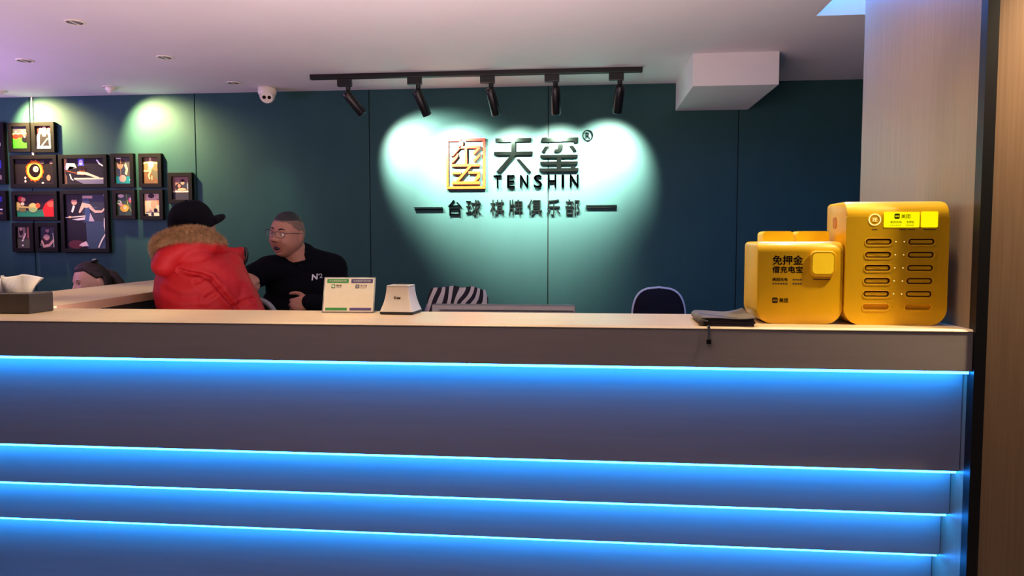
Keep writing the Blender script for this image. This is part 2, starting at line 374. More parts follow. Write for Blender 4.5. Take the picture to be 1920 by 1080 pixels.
# ------------------------------------------------------------------ wall sign
SG = thing('wall_sign', 'raised shop name sign with orange seal emblem on the teal wall', 'sign', (-0.43, YW, 1.58))
def sx(px): return -0.934 + (px - 836) * 0.003617 + 0.43
def sz(py): return 2.117 - (py - 260) * 0.00364 - 1.58
def zq(p): return (sx(820 + p[0] / 6.194), sz(240 + p[1] / 6.192))
def bar(a, b, c_, d): return [(a, b), (c_, b), (c_, d), (a, d)]
sealp = [
    bar(98, 122, 272, 148), bar(320, 118, 560, 146), bar(98, 150, 126, 668), bar(532, 148, 560, 206), bar(532, 216, 560, 668), bar(98, 670, 560, 698),
    [(272, 135), (300, 150), (300, 190), (182, 318), (155, 318), (158, 288)], [(262, 205), (500, 205), (500, 240), (428, 310), (415, 280), (462, 232), (240, 232)],
    bar(318, 234, 346, 410), [(236, 290), (243, 320), (188, 388), (160, 402), (162, 376)], [(500, 288), (502, 322), (430, 395), (415, 368)],
    bar(160, 412, 496, 441), bar(166, 503, 272, 529), bar(362, 498, 496, 525), [(358, 443), (395, 443), (250, 608), (212, 608)], [(470, 527), (498, 527), (498, 566), (456, 610), (428, 608)], bar(165, 612, 496, 646)]
em = MB()
for p in sealp: em.prism([zq(q) for q in p], -0.022, -0.004)
em.obj('seal_emblem', 'seal', SG)
def strokes(name, polys, extra=None):
    mb = MB()
    for k, p in enumerate(polys): mb.prism([zq(q) for q in p], -0.022 - 0.0004 * k, -0.004)
    return mb.obj(name, 'chrome', SG)
strokes('large_character', [bar(680, 122, 1098, 165), bar(866, 165, 914, 280), bar(663, 277, 1115, 316), [(872, 300), (920, 312), (738, 512), (685, 510)], [(925, 365), (965, 365), (1097, 508), (1045, 510)]])
strokes('large_character', [[(1225, 122), (1272, 118), (1284, 130), (1640, 122), (1640, 185), (1585, 185), (1585, 166), (1205, 172)], [(1258, 222), (1302, 222), (1262, 286), (1215, 286)],
    [(1413, 198), (1460, 198), (1458, 240), (1440, 272), (1412, 288), (1360, 288), (1370, 260), (1402, 252)], [(1535, 218), (1580, 218), (1624, 276), (1576, 278)],
    bar(1203, 318, 1636, 352), bar(1203, 395, 1636, 430), bar(1192, 470, 1645, 508), bar(1394, 340, 1445, 490), bar(1552, 453, 1605, 475)])
for ch, a, b in zip('TENSHIN', (660, 818, 970, 1130, 1295, 1452, 1548), (750, 903, 1062, 1222, 1387, 1477, 1643)):
    p = zq((a, 690)); q = zq((b, 546)); text('small_letter', ch, p[0], q[0], p[1], q[1], -0.020, 0.016, 'chrome', SG, 0.022)
ro = [zq((1750 + 62 * math.cos(t * math.pi / 20), 103 + 65 * math.sin(t * math.pi / 20))) for t in range(40)]
ri = [zq((1750 + 50 * math.cos(t * math.pi / 20), 103 + 53 * math.sin(t * math.pi / 20))) for t in range(40)]
rg = plate('registered_mark', [ro, ri], -0.016, -0.004, 'chrome', SG)
p = zq((1725, 140)); q = zq((1778, 66)); text('registered_letter', 'R', p[0], q[0], p[1], q[1], -0.016, 0.012, 'chrome', rg, 0.0)
def zq4(x, y): return (sx(760 + x / 4.683), sz(360 + y / 4.683))
for ch, a, b in zip('台球棋牌俱乐部', (367, 527, 745, 910, 1075, 1246, 1410), (490, 662, 870, 1036, 1205, 1368, 1538)):
    p = zq4(a, 202); q = zq4(b, 62); text('subtitle_character', ch, p[0], q[0], p[1], q[1], -0.013, 0.010, 'chrome', SG, 0.0)
for a, b, y in ((57, 318, 125), (62, 322, 142), (1590, 1860, 114), (1588, 1860, 133)):
    p = zq4(a, y + 7); q = zq4(b, y); MB().box(p[0], q[0], -0.016, -0.004, p[1], q[1]).obj('dash_bar', 'chrome', SG)
# stand-off pins reaching the wall
for px, py in ((105, 140), (548, 135), (110, 684), (545, 684), (700, 140), (1080, 140), (890, 220), (1230, 335), (1620, 335), (1420, 490), (1250, 145), (1600, 145)):
    x, z = zq((px, py)); MB().box(x - 0.003, x + 0.003, -0.006, 0, z - 0.003, z + 0.003).obj('mounting_pin', 'darkgrey', SG)

# ------------------------------------------------------------------ track lighting
TY = 4.47
rl = tag(MB().box(-1.715, 0.352, TY - 0.018, TY + 0.018, ZC - 0.030, ZC, 0.002).obj('track_rail', 'blackmetal'), 'long black ceiling track rail carrying five spotlights', 'track rail')
aims = [(-1.06, YW, 1.97), (-0.80, YW, 1.90), (-0.43, YW, 1.86), (-0.16, YW, 1.90), (0.16, YW, 1.96)]
hx = (-1.495, -1.047, -0.590, -0.193, 0.196)
nm = ['leftmost on the track, tilted most to the right', 'second from the left on the track', 'in the middle of the track', 'second from the right on the track', 'rightmost on the track, tilted to the left']
for k in range(5):
    t = thing('track_spotlight', 'black cylinder spotlight ' + nm[k], 'spotlight', (hx[k], TY, ZC - 0.03), group='spotlights on the ceiling track')
    MB().box(-0.045, 0.045, -0.017, 0.017, -0.046, 0.0, 0.003).obj('adapter', 'blackmetal', t)
    MB().lathe([(0.011, -0.10), (0.011, -0.075), (0.015, -0.07), (0.015, -0.04)], 12, (0.022, 0, 0)).obj('stem', 'blackmetal', t)
    piv = Vector((0.022, 0.0, -0.105)); d = (Vector(aims[k]) - (Vector(t.location) + piv)).normalized()
    d = Vector((d.x, d.y * 0.62, d.z - 0.28)).normalized()
    q = d.to_track_quat('Z', 'Y')
    def rg_(prof, n=24): return [[tuple(piv + q @ Vector((r * math.cos(2 * math.pi * i / n), r * math.sin(2 * math.pi * i / n), z))) for i in range(n)] for r, z in prof]
    MB().rings(rg_([(0.024, -0.030), (0.029, -0.026), (0.0295, 0.0), (0.0295, 0.135), (0.027, 0.139), (0.0245, 0.139), (0.0235, 0.125)])).obj('lamp_head', 'blackmetal', t, True)
    MB().rings(rg_([(0.0225, 0.1255), (0.0225, 0.128)])).obj('lamp_lens', 'lampglow', t, True)
    lp = piv + q @ Vector((0, 0, 0.142)); lw = Vector(t.location) + lp
    lamp('spot_beam', 'SPOT', tuple(lw), (370, 310, 310, 310, 340)[k], (1.0, 0.90, 0.70), aims[k], spot_size=R((78, 82, 84, 82, 78)[k]), spot_blend=1.0, shadow_soft_size=0.02)

# ------------------------------------------------------------------ ceiling fittings
def downlight(x, y, where, r=0.045):
    t = thing('recessed_downlight', 'unlit round recessed twin downlight ' + where, 'downlight', (x, y, ZC), group='recessed ceiling downlights')
    MB().rings([[(q * math.cos(2 * math.pi * i / 28), q * math.sin(2 * math.pi * i / 28), z) for i in range(28)] for q, z in ((r, 0.0), (r, -0.004), (r - 0.007, -0.006), (r - 0.008, -0.002))], caps=False).obj('trim_ring', 'white', t, True)
    MB().lathe([(r - 0.008, -0.0022), (r - 0.009, -0.0035)], 28).obj('dark_well', 'darkgrey', t)
    MB().box(-0.004, 0.004, -r + 0.01, r - 0.01, -0.007, -0.003).obj('divider', 'white', t)
    for s in (-1, 1): MB().ell((s * 0.018, 0, -0.004), (0.012, 0.02, 0.004)).obj('reflector', 'greyplastic', t, True)
    return t
downlight(-2.434, 3.307, 'nearest, at the top left of the ceiling')
downlight(-3.231, 3.955, 'at the far left of the ceiling')
downlight(-2.379, 3.967, 'above the man in the red jacket')
downlight(-2.303, 4.629, 'close to the wall beside the security camera')
lamp('downlight_beam', 'SPOT', (-2.20, 4.62, ZC - 0.012), 15, (0.95, 1.0, 0.72), (-2.12, 4.90, 1.2), spot_size=R(46), spot_blend=1.0, shadow_soft_size=0.03)
def gimbal(x, y, aim, where, e):
    t = thing('gimbal_downlight', 'lit white tilting downlight ' + where, 'downlight', (x, y, ZC), group='tilting wall-wash downlights')
    MB().rings([[(q * math.cos(2 * math.pi * i / 28), q * math.sin(2 * math.pi * i / 28), z) for i in range(28)] for q, z in ((0.05, 0.0), (0.05, -0.004), (0.036, -0.006), (0.035, -0.001))], caps=False).obj('trim_ring', 'white', t, True)
    d = (Vector(aim) - Vector((x, y, ZC - 0.03))).normalized(); d = Vector((d.x, d.y, d.z - 0.2)).normalized(); q = d.to_track_quat('Z', 'Y'); o = Vector((0, 0, -0.008))
    def rr(prof, n=24): return [[tuple(o + q @ Vector((r * math.cos(2 * math.pi * i / n), r * math.sin(2 * math.pi * i / n), z))) for i in range(n)] for r, z in prof]
    MB().rings(rr([(0.020, -0.03), (0.032, -0.012), (0.033, 0.022), (0.030, 0.024), (0.027, 0.016)])).obj('lamp_head', 'white', t, True)
    MB().rings(rr([(0.026, 0.0165), (0.026, 0.018)])).obj('lamp_lens', 'lampglow', t, True)
    w = Vector((x, y, ZC)) + o + q @ Vector((0, 0, 0.026))
    lamp('gimbal_beam', 'SPOT', tuple(w), e, (1.0, 0.76, 0.32), aim, spot_size=R(104), spot_blend=1.0, shadow_soft_size=0.02)
gimbal(-3.197, 4.671, (-2.99, YW, 2.12), 'left of the bright pool near the seam', 160)
gimbal(-4.045, 4.700, (-3.90, YW, 2.20), 'at the left edge of the ceiling', 150)

cc = thing('security_camera', 'white turret security camera under the ceiling with two dark lenses', 'camera', (-2.15, 4.80, ZC))
MB().lathe([(0.058, 0.0), (0.060, -0.012), (0.062, -0.03), (0.059, -0.045), (0.05, -0.055)], 32).obj('base', 'white', cc, True)
qd = Vector((0.30, -0.86, -0.42)).normalized(); q = qd.to_track_quat('Z', 'Y')
MB().ell((0, 0, -0.052), (0.052, 0.052, 0.052)).obj('eyeball', 'white', cc, True)
def ccr(cx, r0, r1, d0, d1): return [[tuple(Vector((0, 0, -0.052)) + q @ Vector((cx + r * math.cos(2 * math.pi * i / 20), r * math.sin(2 * math.pi * i / 20), d))) for i in range(20)] for r, d in ((r0, d0), (r1, d1))]
MB().rings(ccr(0, 0.042, 0.040, 0.03, 0.050)).obj('face_plate', 'white', cc)
for s in (-1, 1): MB().rings(ccr(s * 0.0165, 0.0125, 0.0115, 0.045, 0.053)).obj('lens', 'lens', cc)

# ------------------------------------------------------------------ framed photographs
def E(cx, cy, rx, ry, n=18, a0=0, a1=360, rot=0):
    out = []
    for i in range(n):
        a = R(a0 + (a1 - a0) * i / n); x = rx * math.cos(a); y = ry * math.sin(a); k = R(rot)
        out.append((cx + x * math.cos(k) - y * math.sin(k), cy + x * math.sin(k) + y * math.cos(k)))
    return out
def B(x0, y0, x1, y1): return [(x0, y0), (x1, y0), (x1, y1), (x0, y1)]
def S(pts, w):                     # a stroke as one polygon
    L_, R_ = [], []
    for i, p in enumerate(pts):
        a = pts[max(0, i - 1)]; b = pts[min(len(pts) - 1, i + 1)]; dx, dy = b[0] - a[0], b[1] - a[1]; l = math.hypot(dx, dy) or 1
        ww = w[i] if hasattr(w, '__len__') else w
        L_.append((p[0] - dy / l * ww, p[1] + dx / l * ww)); R_.append((p[0] + dy / l * ww, p[1] - dx / l * ww))
    return L_ + R_[::-1]
def picture(label, x0, x1, z0, z1, shapes, bd=0.026, dp=0.032):
    t = thing('picture_frame', label, 'picture', ((x0 + x1) / 2, YW, z0), group='framed photographs on the teal wall')
    w = (x1 - x0) / 2; h = z1 - z0
    f = plate('frame', [[(-w, 0), (w, 0), (w, h), (-w, h)], [(-w + bd, bd), (w - bd, bd), (w - bd, h - bd), (-w + bd, h - bd)]], -dp, -0.001, 'frame', t, 0.001)
    iw = 2 * (w - bd); ih = h - 2 * bd
    v, fc, cols = [], [], []
    for k, (col, poly) in enumerate(shapes):
        n = len(v); yy = -dp + 0.016 - 0.00022 * k
        v += [(-w + bd + min(1, max(0, px)) * iw, yy, bd + min(1, max(0, py)) * ih) for px, py in poly]
        fc.append(tuple(range(n, n + len(poly)))); cols.append(lin(col))
    me = bpy.data.meshes.new('print'); me.from_pydata(v, [], fc); me.update()
    ca = me.color_attributes.new('Col', 'FLOAT_COLOR', 'CORNER')
    for pg, cl in zip(me.polygons, cols):
        for li in pg.loop_indices: ca.data[li].color = (*cl, 1)
    me.materials.append(M['photo']); o = bpy.data.objects.new('print', me); COL.objects.link(o); o.parent = t
    MB().box(-w + bd * 0.6, w - bd * 0.6, -dp + 0.0165, -dp + 0.020, bd * 0.6, h - bd * 0.6).obj('backing', 'black', t)
    return t
ALL = B(0, 0, 1, 1)
SK = (216, 170, 140); BK = (24, 20, 24); WH = (236, 230, 222)
picture('tall dark framed photo cut off at the left edge, upper row', -4.40, -4.190, 1.839, 2.282, [((34, 26, 40), ALL), ((40, 40, 90), B(0.1, 0.1, 0.6, 0.4)), (WH, E(0.85, 0.75, 0.03, 0.03)), (WH, E(0.9, 0.67, 0.03, 0.03)), ((60, 60, 170), E(0.85, 0.3, 0.1, 0.08)), ((150, 130, 120), B(0.7, 0.02, 0.95, 0.1))])
picture('dark framed photo cut off at the left edge, lower row', -4.42, -4.195, 1.576, 1.789, [((30, 24, 44), ALL), ((54, 50, 150), E(0.85, 0.8, 0.12, 0.12)), (WH, B(0.6, 0.3, 1, 0.36)), ((120, 90, 70), B(0.6, 0.1, 1, 0.2))])
picture('framed photo of snooker balls on bright green cloth', -4.156, -3.985, 2.068, 2.278, [((70, 66, 74), ALL), ((120, 190, 80), B(0, 0, 1, 0.72)), ((60, 190, 40), B(0, 0, 1, 0.5)), ((214, 190, 120), B(0, 0.62, 1, 0.70)), ((196, 40, 34), E(0.2, 0.55, 0.22, 0.12)), ((196, 40, 34), E(0.52, 0.58, 0.18, 0.1)), ((210, 60, 50), E(0.95, 0.58, 0.18, 0.1)), ((20, 20, 24), E(0.8, 0.42, 0.22, 0.16)), ((236, 220, 210), E(0.78, 0.53, 0.06, 0.025)), (WH, E(0.22, 0.78, 0.05, 0.035)), (WH, E(0.66, 0.78, 0.05, 0.035))])
picture('framed photo of a player in a black waistcoat holding a cue', -3.973, -3.799, 2.064, 2.279, [((60, 36, 34), ALL), ((214, 150, 140), E(0.3, 0.85, 0.12, 0.1)), ((200, 130, 120), E(0.82, 0.85, 0.12, 0.1)), ((246, 236, 224), E(0.16, 0.35, 0.18, 0.32)), ((246, 236, 224), E(0.86, 0.35, 0.18, 0.34)), ((250, 236, 214), E(0.5, 0.72, 0.36, 0.1)), ((44, 40, 42), [(0.2, 0.1), (0.24, 0.62), (0.45, 0.72), (0.55, 0.72), (0.76, 0.62), (0.82, 0.1)]), ((250, 232, 206), B(0.4, 0.55, 0.62, 0.75)), ((246, 220, 186), E(0.52, 0.86, 0.13, 0.13)), ((244, 232, 196), S([(0.3, 0.1), (0.72, 0.46)], 0.03)), ((240, 244, 250), B(0, 0, 1, 0.13)), ((60, 60, 66), B(0.15, 0.09, 0.8, 0.11))])
fire = []
for i in range(40):
    a = 2 * math.pi * i / 40; r = 1.0 + 0.14 * random.random() + (0.10 if i % 3 == 0 else 0)
    fire.append((0.5 + 0.20 * r * math.cos(a), 0.54 + 0.39 * r * math.sin(a)))
picture('wide framed photo of a flaming black ball', -4.150, -3.789, 1.810, 2.044, [((36, 30, 30), ALL), ((196, 70, 20), fire), ((240, 160, 40), E(0.5, 0.53, 0.20, 0.38)), ((255, 210, 90), E(0.5, 0.51, 0.175, 0.33)), ((30, 16, 12), E(0.5, 0.54, 0.145, 0.27)), ((232, 214, 170), E(0.53, 0.60, 0.07, 0.12)), ((40, 30, 30), E(0.535, 0.60, 0.03, 0.055)), ((232, 214, 170), E(0.535, 0.625, 0.012, 0.02)), ((232, 214, 170), E(0.535, 0.58, 0.012, 0.02)), ((250, 200, 180), E(0.26, 0.12, 0.025, 0.05)), ((250, 200, 180), E(0.26, 0.26, 0.025, 0.05)), (WH, E(0.7, 0.05, 0.03, 0.03)), ((220, 130, 100), E(0.85, 0.25, 0.05, 0.12)), ((120, 96, 86), E(0.93, 0.85, 0.05, 0.06)), ((84, 74, 70), E(0.7, 0.86, 0.06, 0.07))])
picture('wide framed photo of a player stretched over the table', -3.772, -3.403, 1.807, 2.043, [((44, 40, 44), ALL), ((190, 150, 90), B(0.02, 0, 0.08, 1)), ((90, 90, 200), B(0.36, 0.72, 0.5, 1)), ((230, 226, 240), E(0.43, 0.86, 0.05, 0.1)), ((40, 36, 42), E(0.3, 0.45, 0.25, 0.25)), ((244, 230, 206), S([(0.06, 0.58), (0.14, 0.78), (0.22, 0.76), (0.28, 0.62)], [0.04, 0.08, 0.08, 0.05])), ((150, 80, 50), S([(0.04, 0.54), (0.36, 0.42)], 0.018)), ((150, 80, 56), E(0.46, 0.50, 0.07, 0.15)), ((50, 34, 34), E(0.47, 0.62, 0.09, 0.1)), ((236, 210, 180), S([(0.34, 0.44), (0.55, 0.42), (0.86, 0.24)], [0.06, 0.05, 0.03])), ((240, 214, 180), B(0.26, 0.19, 1, 0.25)), ((120, 116, 140), [(0.26, 0.19), (1, 0.19), (1, 0), (0.5, 0)]), ((236, 232, 228), S([(0.82, 0.95), (0.88, 0.8), (0.97, 0.7)], 0.02)), ((230, 226, 220), S([(0.16, 0.4), (0.19, 0.22), (0.24, 0.15)], 0.015))])
picture('narrow framed photo of a player bent over blue cloth', -3.371, -3.201, 1.808, 2.047, [((84, 80, 78), ALL), ((40, 140, 146), B(0, 0, 1, 0.28)), ((60, 66, 82), E(0.4, 0.5, 0.34, 0.26)), ((206, 150, 116), E(0.3, 0.72, 0.2, 0.16)), ((60, 44, 40), E(0.35, 0.84, 0.26, 0.1)), ((226, 200, 160), S([(0.62, 0.75), (0.74, 0.55), (0.66, 0.35)], 0.07)), ((210, 160, 140), E(0.45, 0.2, 0.22, 0.14)), (WH, B(0.02, 0.95, 0.36, 0.99)), (WH, E(0.95, 0.15, 0.06, 0.05)), ((180, 140, 90), S([(0.34, 0.3), (0.36, 0.95)], 0.02))])
picture('narrow brown-toned framed photo of a dancer at a table', -3.160, -2.991, 1.807, 2.045, [((132, 104, 78), ALL), ((112, 80, 60), B(0, 0, 1, 0.45)), ((96, 90, 74), [(0.5, 0.55), (1, 0.45), (1, 0.1), (0.6, 0.3)]), ((246, 214, 160), E(0.46, 0.93, 0.07, 0.08)), ((236, 196, 146), S([(0.03, 0.78), (0.46, 0.84), (0.97, 0.76)], 0.03)), ((250, 226, 176), E(0.5, 0.72, 0.18, 0.12)), ((240, 200, 150), E(0.45, 0.58, 0.13, 0.05)), ((222, 184, 140), S([(0.02, 0.48), (0.42, 0.5)], 0.03)), ((220, 178, 134), S([(0.5, 0.52), (0.34, 0.3), (0.42, 0.18)], 0.05)), ((226, 190, 150), E(0.55, 0.22, 0.03, 0.1))])
picture('framed photo of two players leaning, rightmost and lower', -2.943, -2.764, 1.690, 1.907, [((150, 112, 104), ALL), ((64, 62, 74), B(0, 0, 1, 0.33)), ((220, 206, 200), B(0, 0.33, 1, 0.40)), ((60, 60, 76), E(0.62, 0.62, 0.3, 0.2)), ((50, 40, 50), E(0.35, 0.55, 0.2, 0.14)), ((206, 150, 130), E(0.6, 0.74, 0.11, 0.09)), ((50, 36, 36), E(0.6, 0.83, 0.12, 0.06)), ((190, 130, 116), E(0.4, 0.6, 0.09, 0.08)), ((226, 170, 140), E(0.55, 0.45, 0.26, 0.06)), ((130, 140, 160), B(0.85, 0.45, 1, 0.7))])
picture('wide framed photo of a big red ball and a cue', -4.149, -3.795, 1.574, 1.783, [((44, 26, 30), ALL), ((40, 130, 96), [(0, 0), (0.8, 0), (0.7, 0.35), (0, 0.2)]), ((56, 110, 84), B(0, 0.2, 0.7, 0.3)), ((190, 40, 40), E(0.12, 0.82, 0.07, 0.13)), ((214, 150, 110), E(0.18, 0.80, 0.06, 0.1)), ((206, 180, 100), E(0.03, 0.5, 0.08, 0.2)), ((120, 110, 60), E(0.15, 0.35, 0.1, 0.12)), ((220, 200, 160), E(0.16, 0.6, 0.05, 0.08)), ((200, 190, 110), E(0.43, 0.42, 0.12, 0.22)), ((150, 176, 110), E(0.43, 0.32, 0.1, 0.12)), ((196, 170, 96), S([(0, 0.48), (0.42, 0.42)], [0.05, 0.03])), ((226, 90, 50), E(0.56, 0.52, 0.06, 0.12)), ((226, 36, 34), [(0.72, 0), (0.68, 0.35), (0.76, 0.62), (0.88, 0.78), (1, 0.84), (1, 0)]), ((250, 90, 70), E(0.9, 0.6, 0.1, 0.16))])
picture('largest framed photo, a woman in a long blue dress with a cue', -3.770, -3.404, 1.342, 1.788, [((30, 24, 30), ALL), ((56, 60, 72), B(0.42, 0.48, 1, 1)), ((60, 76, 100), [(0.5, 0.5), (1, 0.5), (1, 0), (0.52, 0)]), ((90, 40, 50), E(0.25, 0.08, 0.2, 0.08)), ((226, 160, 140), E(0.23, 0.86, 0.07, 0.06)), ((40, 30, 30), E(0.23, 0.93, 0.08, 0.035)), ((236, 226, 226), [(0.15, 0.68), (0.2, 0.8), (0.25, 0.78), (0.19, 0.66)]), ((196, 160, 140), B(0.44, 0.92, 0.68, 0.97)), ((70, 80, 110), E(0.52, 0.86, 0.09, 0.07)), ((226, 190, 170), S([(0.35, 0.66), (0.45, 0.8), (0.6, 0.78), (0.74, 0.68), (0.9, 0.68), (0.99, 0.74)], [0.02, 0.05, 0.04, 0.025, 0.02, 0.02])), ((66, 86, 130), [(0.48, 0.5), (0.5, 0.74), (0.6, 0.76), (0.66, 0.5)]), ((196, 180, 196), [(0.58, 0.5), (0.62, 0.66), (0.72, 0.5)]), ((226, 210, 200), S([(0.0, 0.57), (0.5, 0.60)], [0.008, 0.012])), ((216, 206, 214), [(0.16, 0.54), (0.36, 0.56), (0.5, 0.58), (0.48, 0.53), (0.3, 0.52)]), ((226, 180, 150), E(0.12, 0.58, 0.04, 0.02)), ((232, 222, 216), S([(0.97, 0.56), (0.96, 0.42), (0.99, 0.28), (0.88, 0.15), (0.8, 0.02)], 0.016)), ((226, 190, 200), [(0.32, 0.06), (0.38, 0.1), (0.5, 0.14), (0.56, 0.05), (0.4, 0.04)]), (WH, E(0.98, 0.98, 0.02, 0.02)), ((120, 120, 130), B(0.66, 0.745, 0.8, 0.755))])
picture('narrow framed photo of a yellow ball among others', -3.367, -3.197, 1.580, 1.789, [((70, 84, 70), ALL), ((60, 76, 66), B(0, 0, 1, 0.3)), ((230, 226, 214), E(0.14, 0.6, 0.14, 0.1)), ((60, 120, 80), E(0.1, 0.62, 0.12, 0.04)), ((214, 190, 180), E(0.25, 0.9, 0.2, 0.08)), ((214, 100, 110), E(0.88, 0.72, 0.16, 0.13)), (WH, E(0.86, 0.76, 0.06, 0.05)), ((226, 176, 70), E(0.46, 0.34, 0.28, 0.17)), ((240, 226, 190), E(0.5, 0.36, 0.09, 0.06)), ((60, 40, 20), E(0.5, 0.36, 0.02, 0.035)), ((190, 190, 110), S([(0.62, 1), (0.7, 0.5), (0.95, 0.15)], 0.015)), ((220, 160, 150), E(0.25, 0.5, 0.12, 0.08))])
picture('narrow pale framed photo of a woman holding black balls', -3.160, -2.987, 1.575, 1.788, [((222, 186, 164), ALL), ((206, 206, 184), B(0, 0, 1, 0.16)), ((196, 150, 126), E(0.58, 0.52, 0.18, 0.2)), ((226, 180, 150), E(0.5, 0.77, 0.13, 0.11)), ((60, 44, 44), E(0.44, 0.9, 0.2, 0.1)), ((180, 130, 110), E(0.85, 0.65, 0.1, 0.14)), ((70, 60, 66), B(0.1, 0.17, 0.95, 0.2)), ((30, 24, 28), E(0.7, 0.27, 0.12, 0.08)), ((50, 40, 44), E(0.5, 0.09, 0.09, 0.07)), ((30, 26, 30), E(0.12, 0.05, 0.14, 0.06)), ((216, 160, 140), E(0.38, 0.3, 0.1, 0.05))])
picture('small dark framed photo of a player behind a table, bottom row left', -4.155, -3.992, 1.345, 1.555, [((50, 42, 42), ALL), ((78, 76, 66), B(0, 0, 1, 0.42)), ((130, 110, 96), B(0.1, 0.5, 0.6, 0.98)), ((50, 34, 34), E(0.3, 0.75, 0.14, 0.16)), ((206, 160, 136), E(0.3, 0.88, 0.07, 0.07)), ((220, 190, 170), S([(0.62, 0.7), (0.5, 0.5), (0.42, 0.42)], 0.05)), ((150, 90, 76), B(0.72, 0.45, 0.85, 1)), (WH, E(0.4, 0.36, 0.06, 0.04)), (WH, E(0.4, 0.13, 0.06, 0.04))])
picture('small dark framed photo of a woman with folded arms, bottom row right', -3.975, -3.800, 1.346, 1.555, [((46, 46, 56), ALL), ((40, 30, 36), E(0.45, 0.75, 0.2, 0.22)), ((150, 110, 110), E(0.48, 0.82, 0.12, 0.1)), ((60, 40, 46), E(0.48, 0.92, 0.14, 0.06)), ((176, 130, 126), E(0.42, 0.5, 0.2, 0.14)), ((56, 30, 40), [(0.08, 0.4), (0.2, 0.5), (0.45, 0.3), (0.6, 0.45), (0.7, 0.3), (0.5, 0.1), (0.25, 0.1)]), ((186, 140, 136), S([(0.1, 0.35), (0.25, 0.08), (0.6, 0.14), (0.88, 0.38)], [0.06, 0.07, 0.07, 0.05])), ((206, 190, 190), S([(0.88, 0.05), (0.84, 0.7)], 0.02)), ((226, 220, 216), B(0.03, 0.1, 0.07, 0.22))])

# cable trunking ending at the left picture seam
cb = tag(MB().box(-0.004, 0.004, -0.008, 0, 0.02, 0.42).box(-0.010, 0.010, -0.016, 0, 0, 0.024, 0.002).obj('cable_strip', 'white', None, False, (-3.979, YW - 0.001, 2.045)), 'thin pale cable strip running down between the two upper small photos', 'cable')

# ------------------------------------------------------------------ power bank stations
def station_body(name, parent, w, d, h, zr, rb, inset, m='yellow', top=0.012):
    """body whose bottom corners (rb) and front top edge (zr) are rounded; front is at y=0, plate depth inset below the rounding"""
    rows = []; zz = [0.0, 0.0008]
    zz += [rb * (1 - math.cos(R(a))) for a in range(9, 91, 9)]
    zz += [rb + (h - zr - rb) * k / 4 for k in range(1, 5)]
    zz = [z for z in zz]
    rs = []
    def ring(x0, x1, y0, y1, z, r=0.004):
        return [(x, y, z) for x, y in rrect(x0, x1, y0, y1, r, 3)]
    for z in zz:
        k = rb - math.sqrt(max(0, rb * rb - (rb - z) ** 2)) if z < rb else 0
        rs.append(ring(k, w - k, inset, d, z))
    rs.append(ring(0, w, 0.0, d, h - zr + 0.0002))
    for a in range(9, 91, 9):
        z = h - zr + zr * math.sin(R(a)); y0 = zr * (1 - math.cos(R(a))); k = 0.0
        if z > h - top: k = top - math.sqrt(max(0, top * top - (z - h + top) ** 2))
        rs.append(ring(k, w - k, y0, d - k, z))
    return MB().rings(rs).obj(name, m, parent, True)
def capsule(cx, cz, w, h, n=8): return rrect(cx - w / 2, cx + w / 2, cz - h / 2, cz + h / 2, h / 2 - 0.0002, n)
def edge_split(o, ang=35):
    me = o.data
    try: me.set_sharp_from_angle(angle=R(ang))
    except Exception: pass

# taller station with twelve slots
BX, BY, BZ = 0.730, 2.090, 1.1752
BW, BH = 0.272, 0.345
st = thing('power_bank_station', 'taller yellow power bank rental station with lit screen and two slot columns', 'charging station', (BX, BY, BZ))
o = station_body('housing', st, BW, 0.165, BH, 0.045, 0.046, 0.008); edge_split(o)
holes = []; slots = []
for r_ in range(6):
    for c_ in range(2):
        cx = (0.817, 0.930)[c_] - BX + 0.0006 * r_ * (-1); cz = 1.407 - 0.0362 * r_ - BZ
        slots.append((cx, cz, r_, c_)); holes.append(capsule(cx, cz, 0.0715, 0.0185))
fo = rrect(0.0, BW, 0.0, BH - 0.045, 0.046, 10, (0.046, 0.046, 0.0004, 0.0004))
pl = plate('front_panel', [fo] + holes, 0.0, 0.009, 'yellow', st, 0.0008); edge_split(pl)
names = ['top', 'second', 'third', 'fourth', 'fifth']
for cx, cz, r_, c_ in slots:
    ring = plate('slot_rim', [capsule(cx + 0.001, cz - 0.0018, 0.0765, 0.0225), capsule(cx, cz, 0.0705, 0.0175)], -0.0012, 0.0006, 'yellow', st, 0.0005)
    if r_ < 5:
        plate('slot_well', [capsule(cx, cz, 0.0700, 0.0170)], 0.006, 0.0079, 'yellow_in', st)
        pb = thing('power_bank', 'yellow power bank docked in the %s row of the taller station, %s column' % (names[r_], ('left', 'right')[c_]), 'power bank', (BX + cx, BY, BZ + cz), group='power banks docked in the taller station')
        e_ = plate('end_cap', [capsule(0, 0, 0.0575, 0.0075)], 0.0010, 0.0060, 'yellow', pb, 0.0012, True)
        for k in range(4): MB().box(-0.009 + 0.005 * k, -0.0058 + 0.005 * k, 0.0001, 0.0007, -0.0006, 0.0008).obj('print_mark', 'yellow_lt', pb)
    ind = 0.0455 if c_ == 0 else -0.0455
    MB().ell((cx + ind, -0.0002, cz), (0.0020, 0.0008, 0.0016), None, 12, 6).obj('indicator', 'litdot' if r_ < 5 else 'print_black', st) if r_ < 5 else MB().ell((cx + ind, -0.0002, cz), (0.001, 0.0006, 0.001), None, 8, 4).obj('indicator', 'print_black', st)
bx = lambda x: x - BX
bz = lambda z: z - BZ
sc_ = plate('screen', [rrect(bx(0.829), bx(0.922), bz(1.447), bz(1.488), 0.003)], -0.0014, 0.0, 'screen', st, 0.0005)
plate('code_panel', [rrect(bx(0.927), bx(0.970), bz(1.447), bz(1.489), 0.003)], -0.0014, 0.0, 'screen', st, 0.0005)
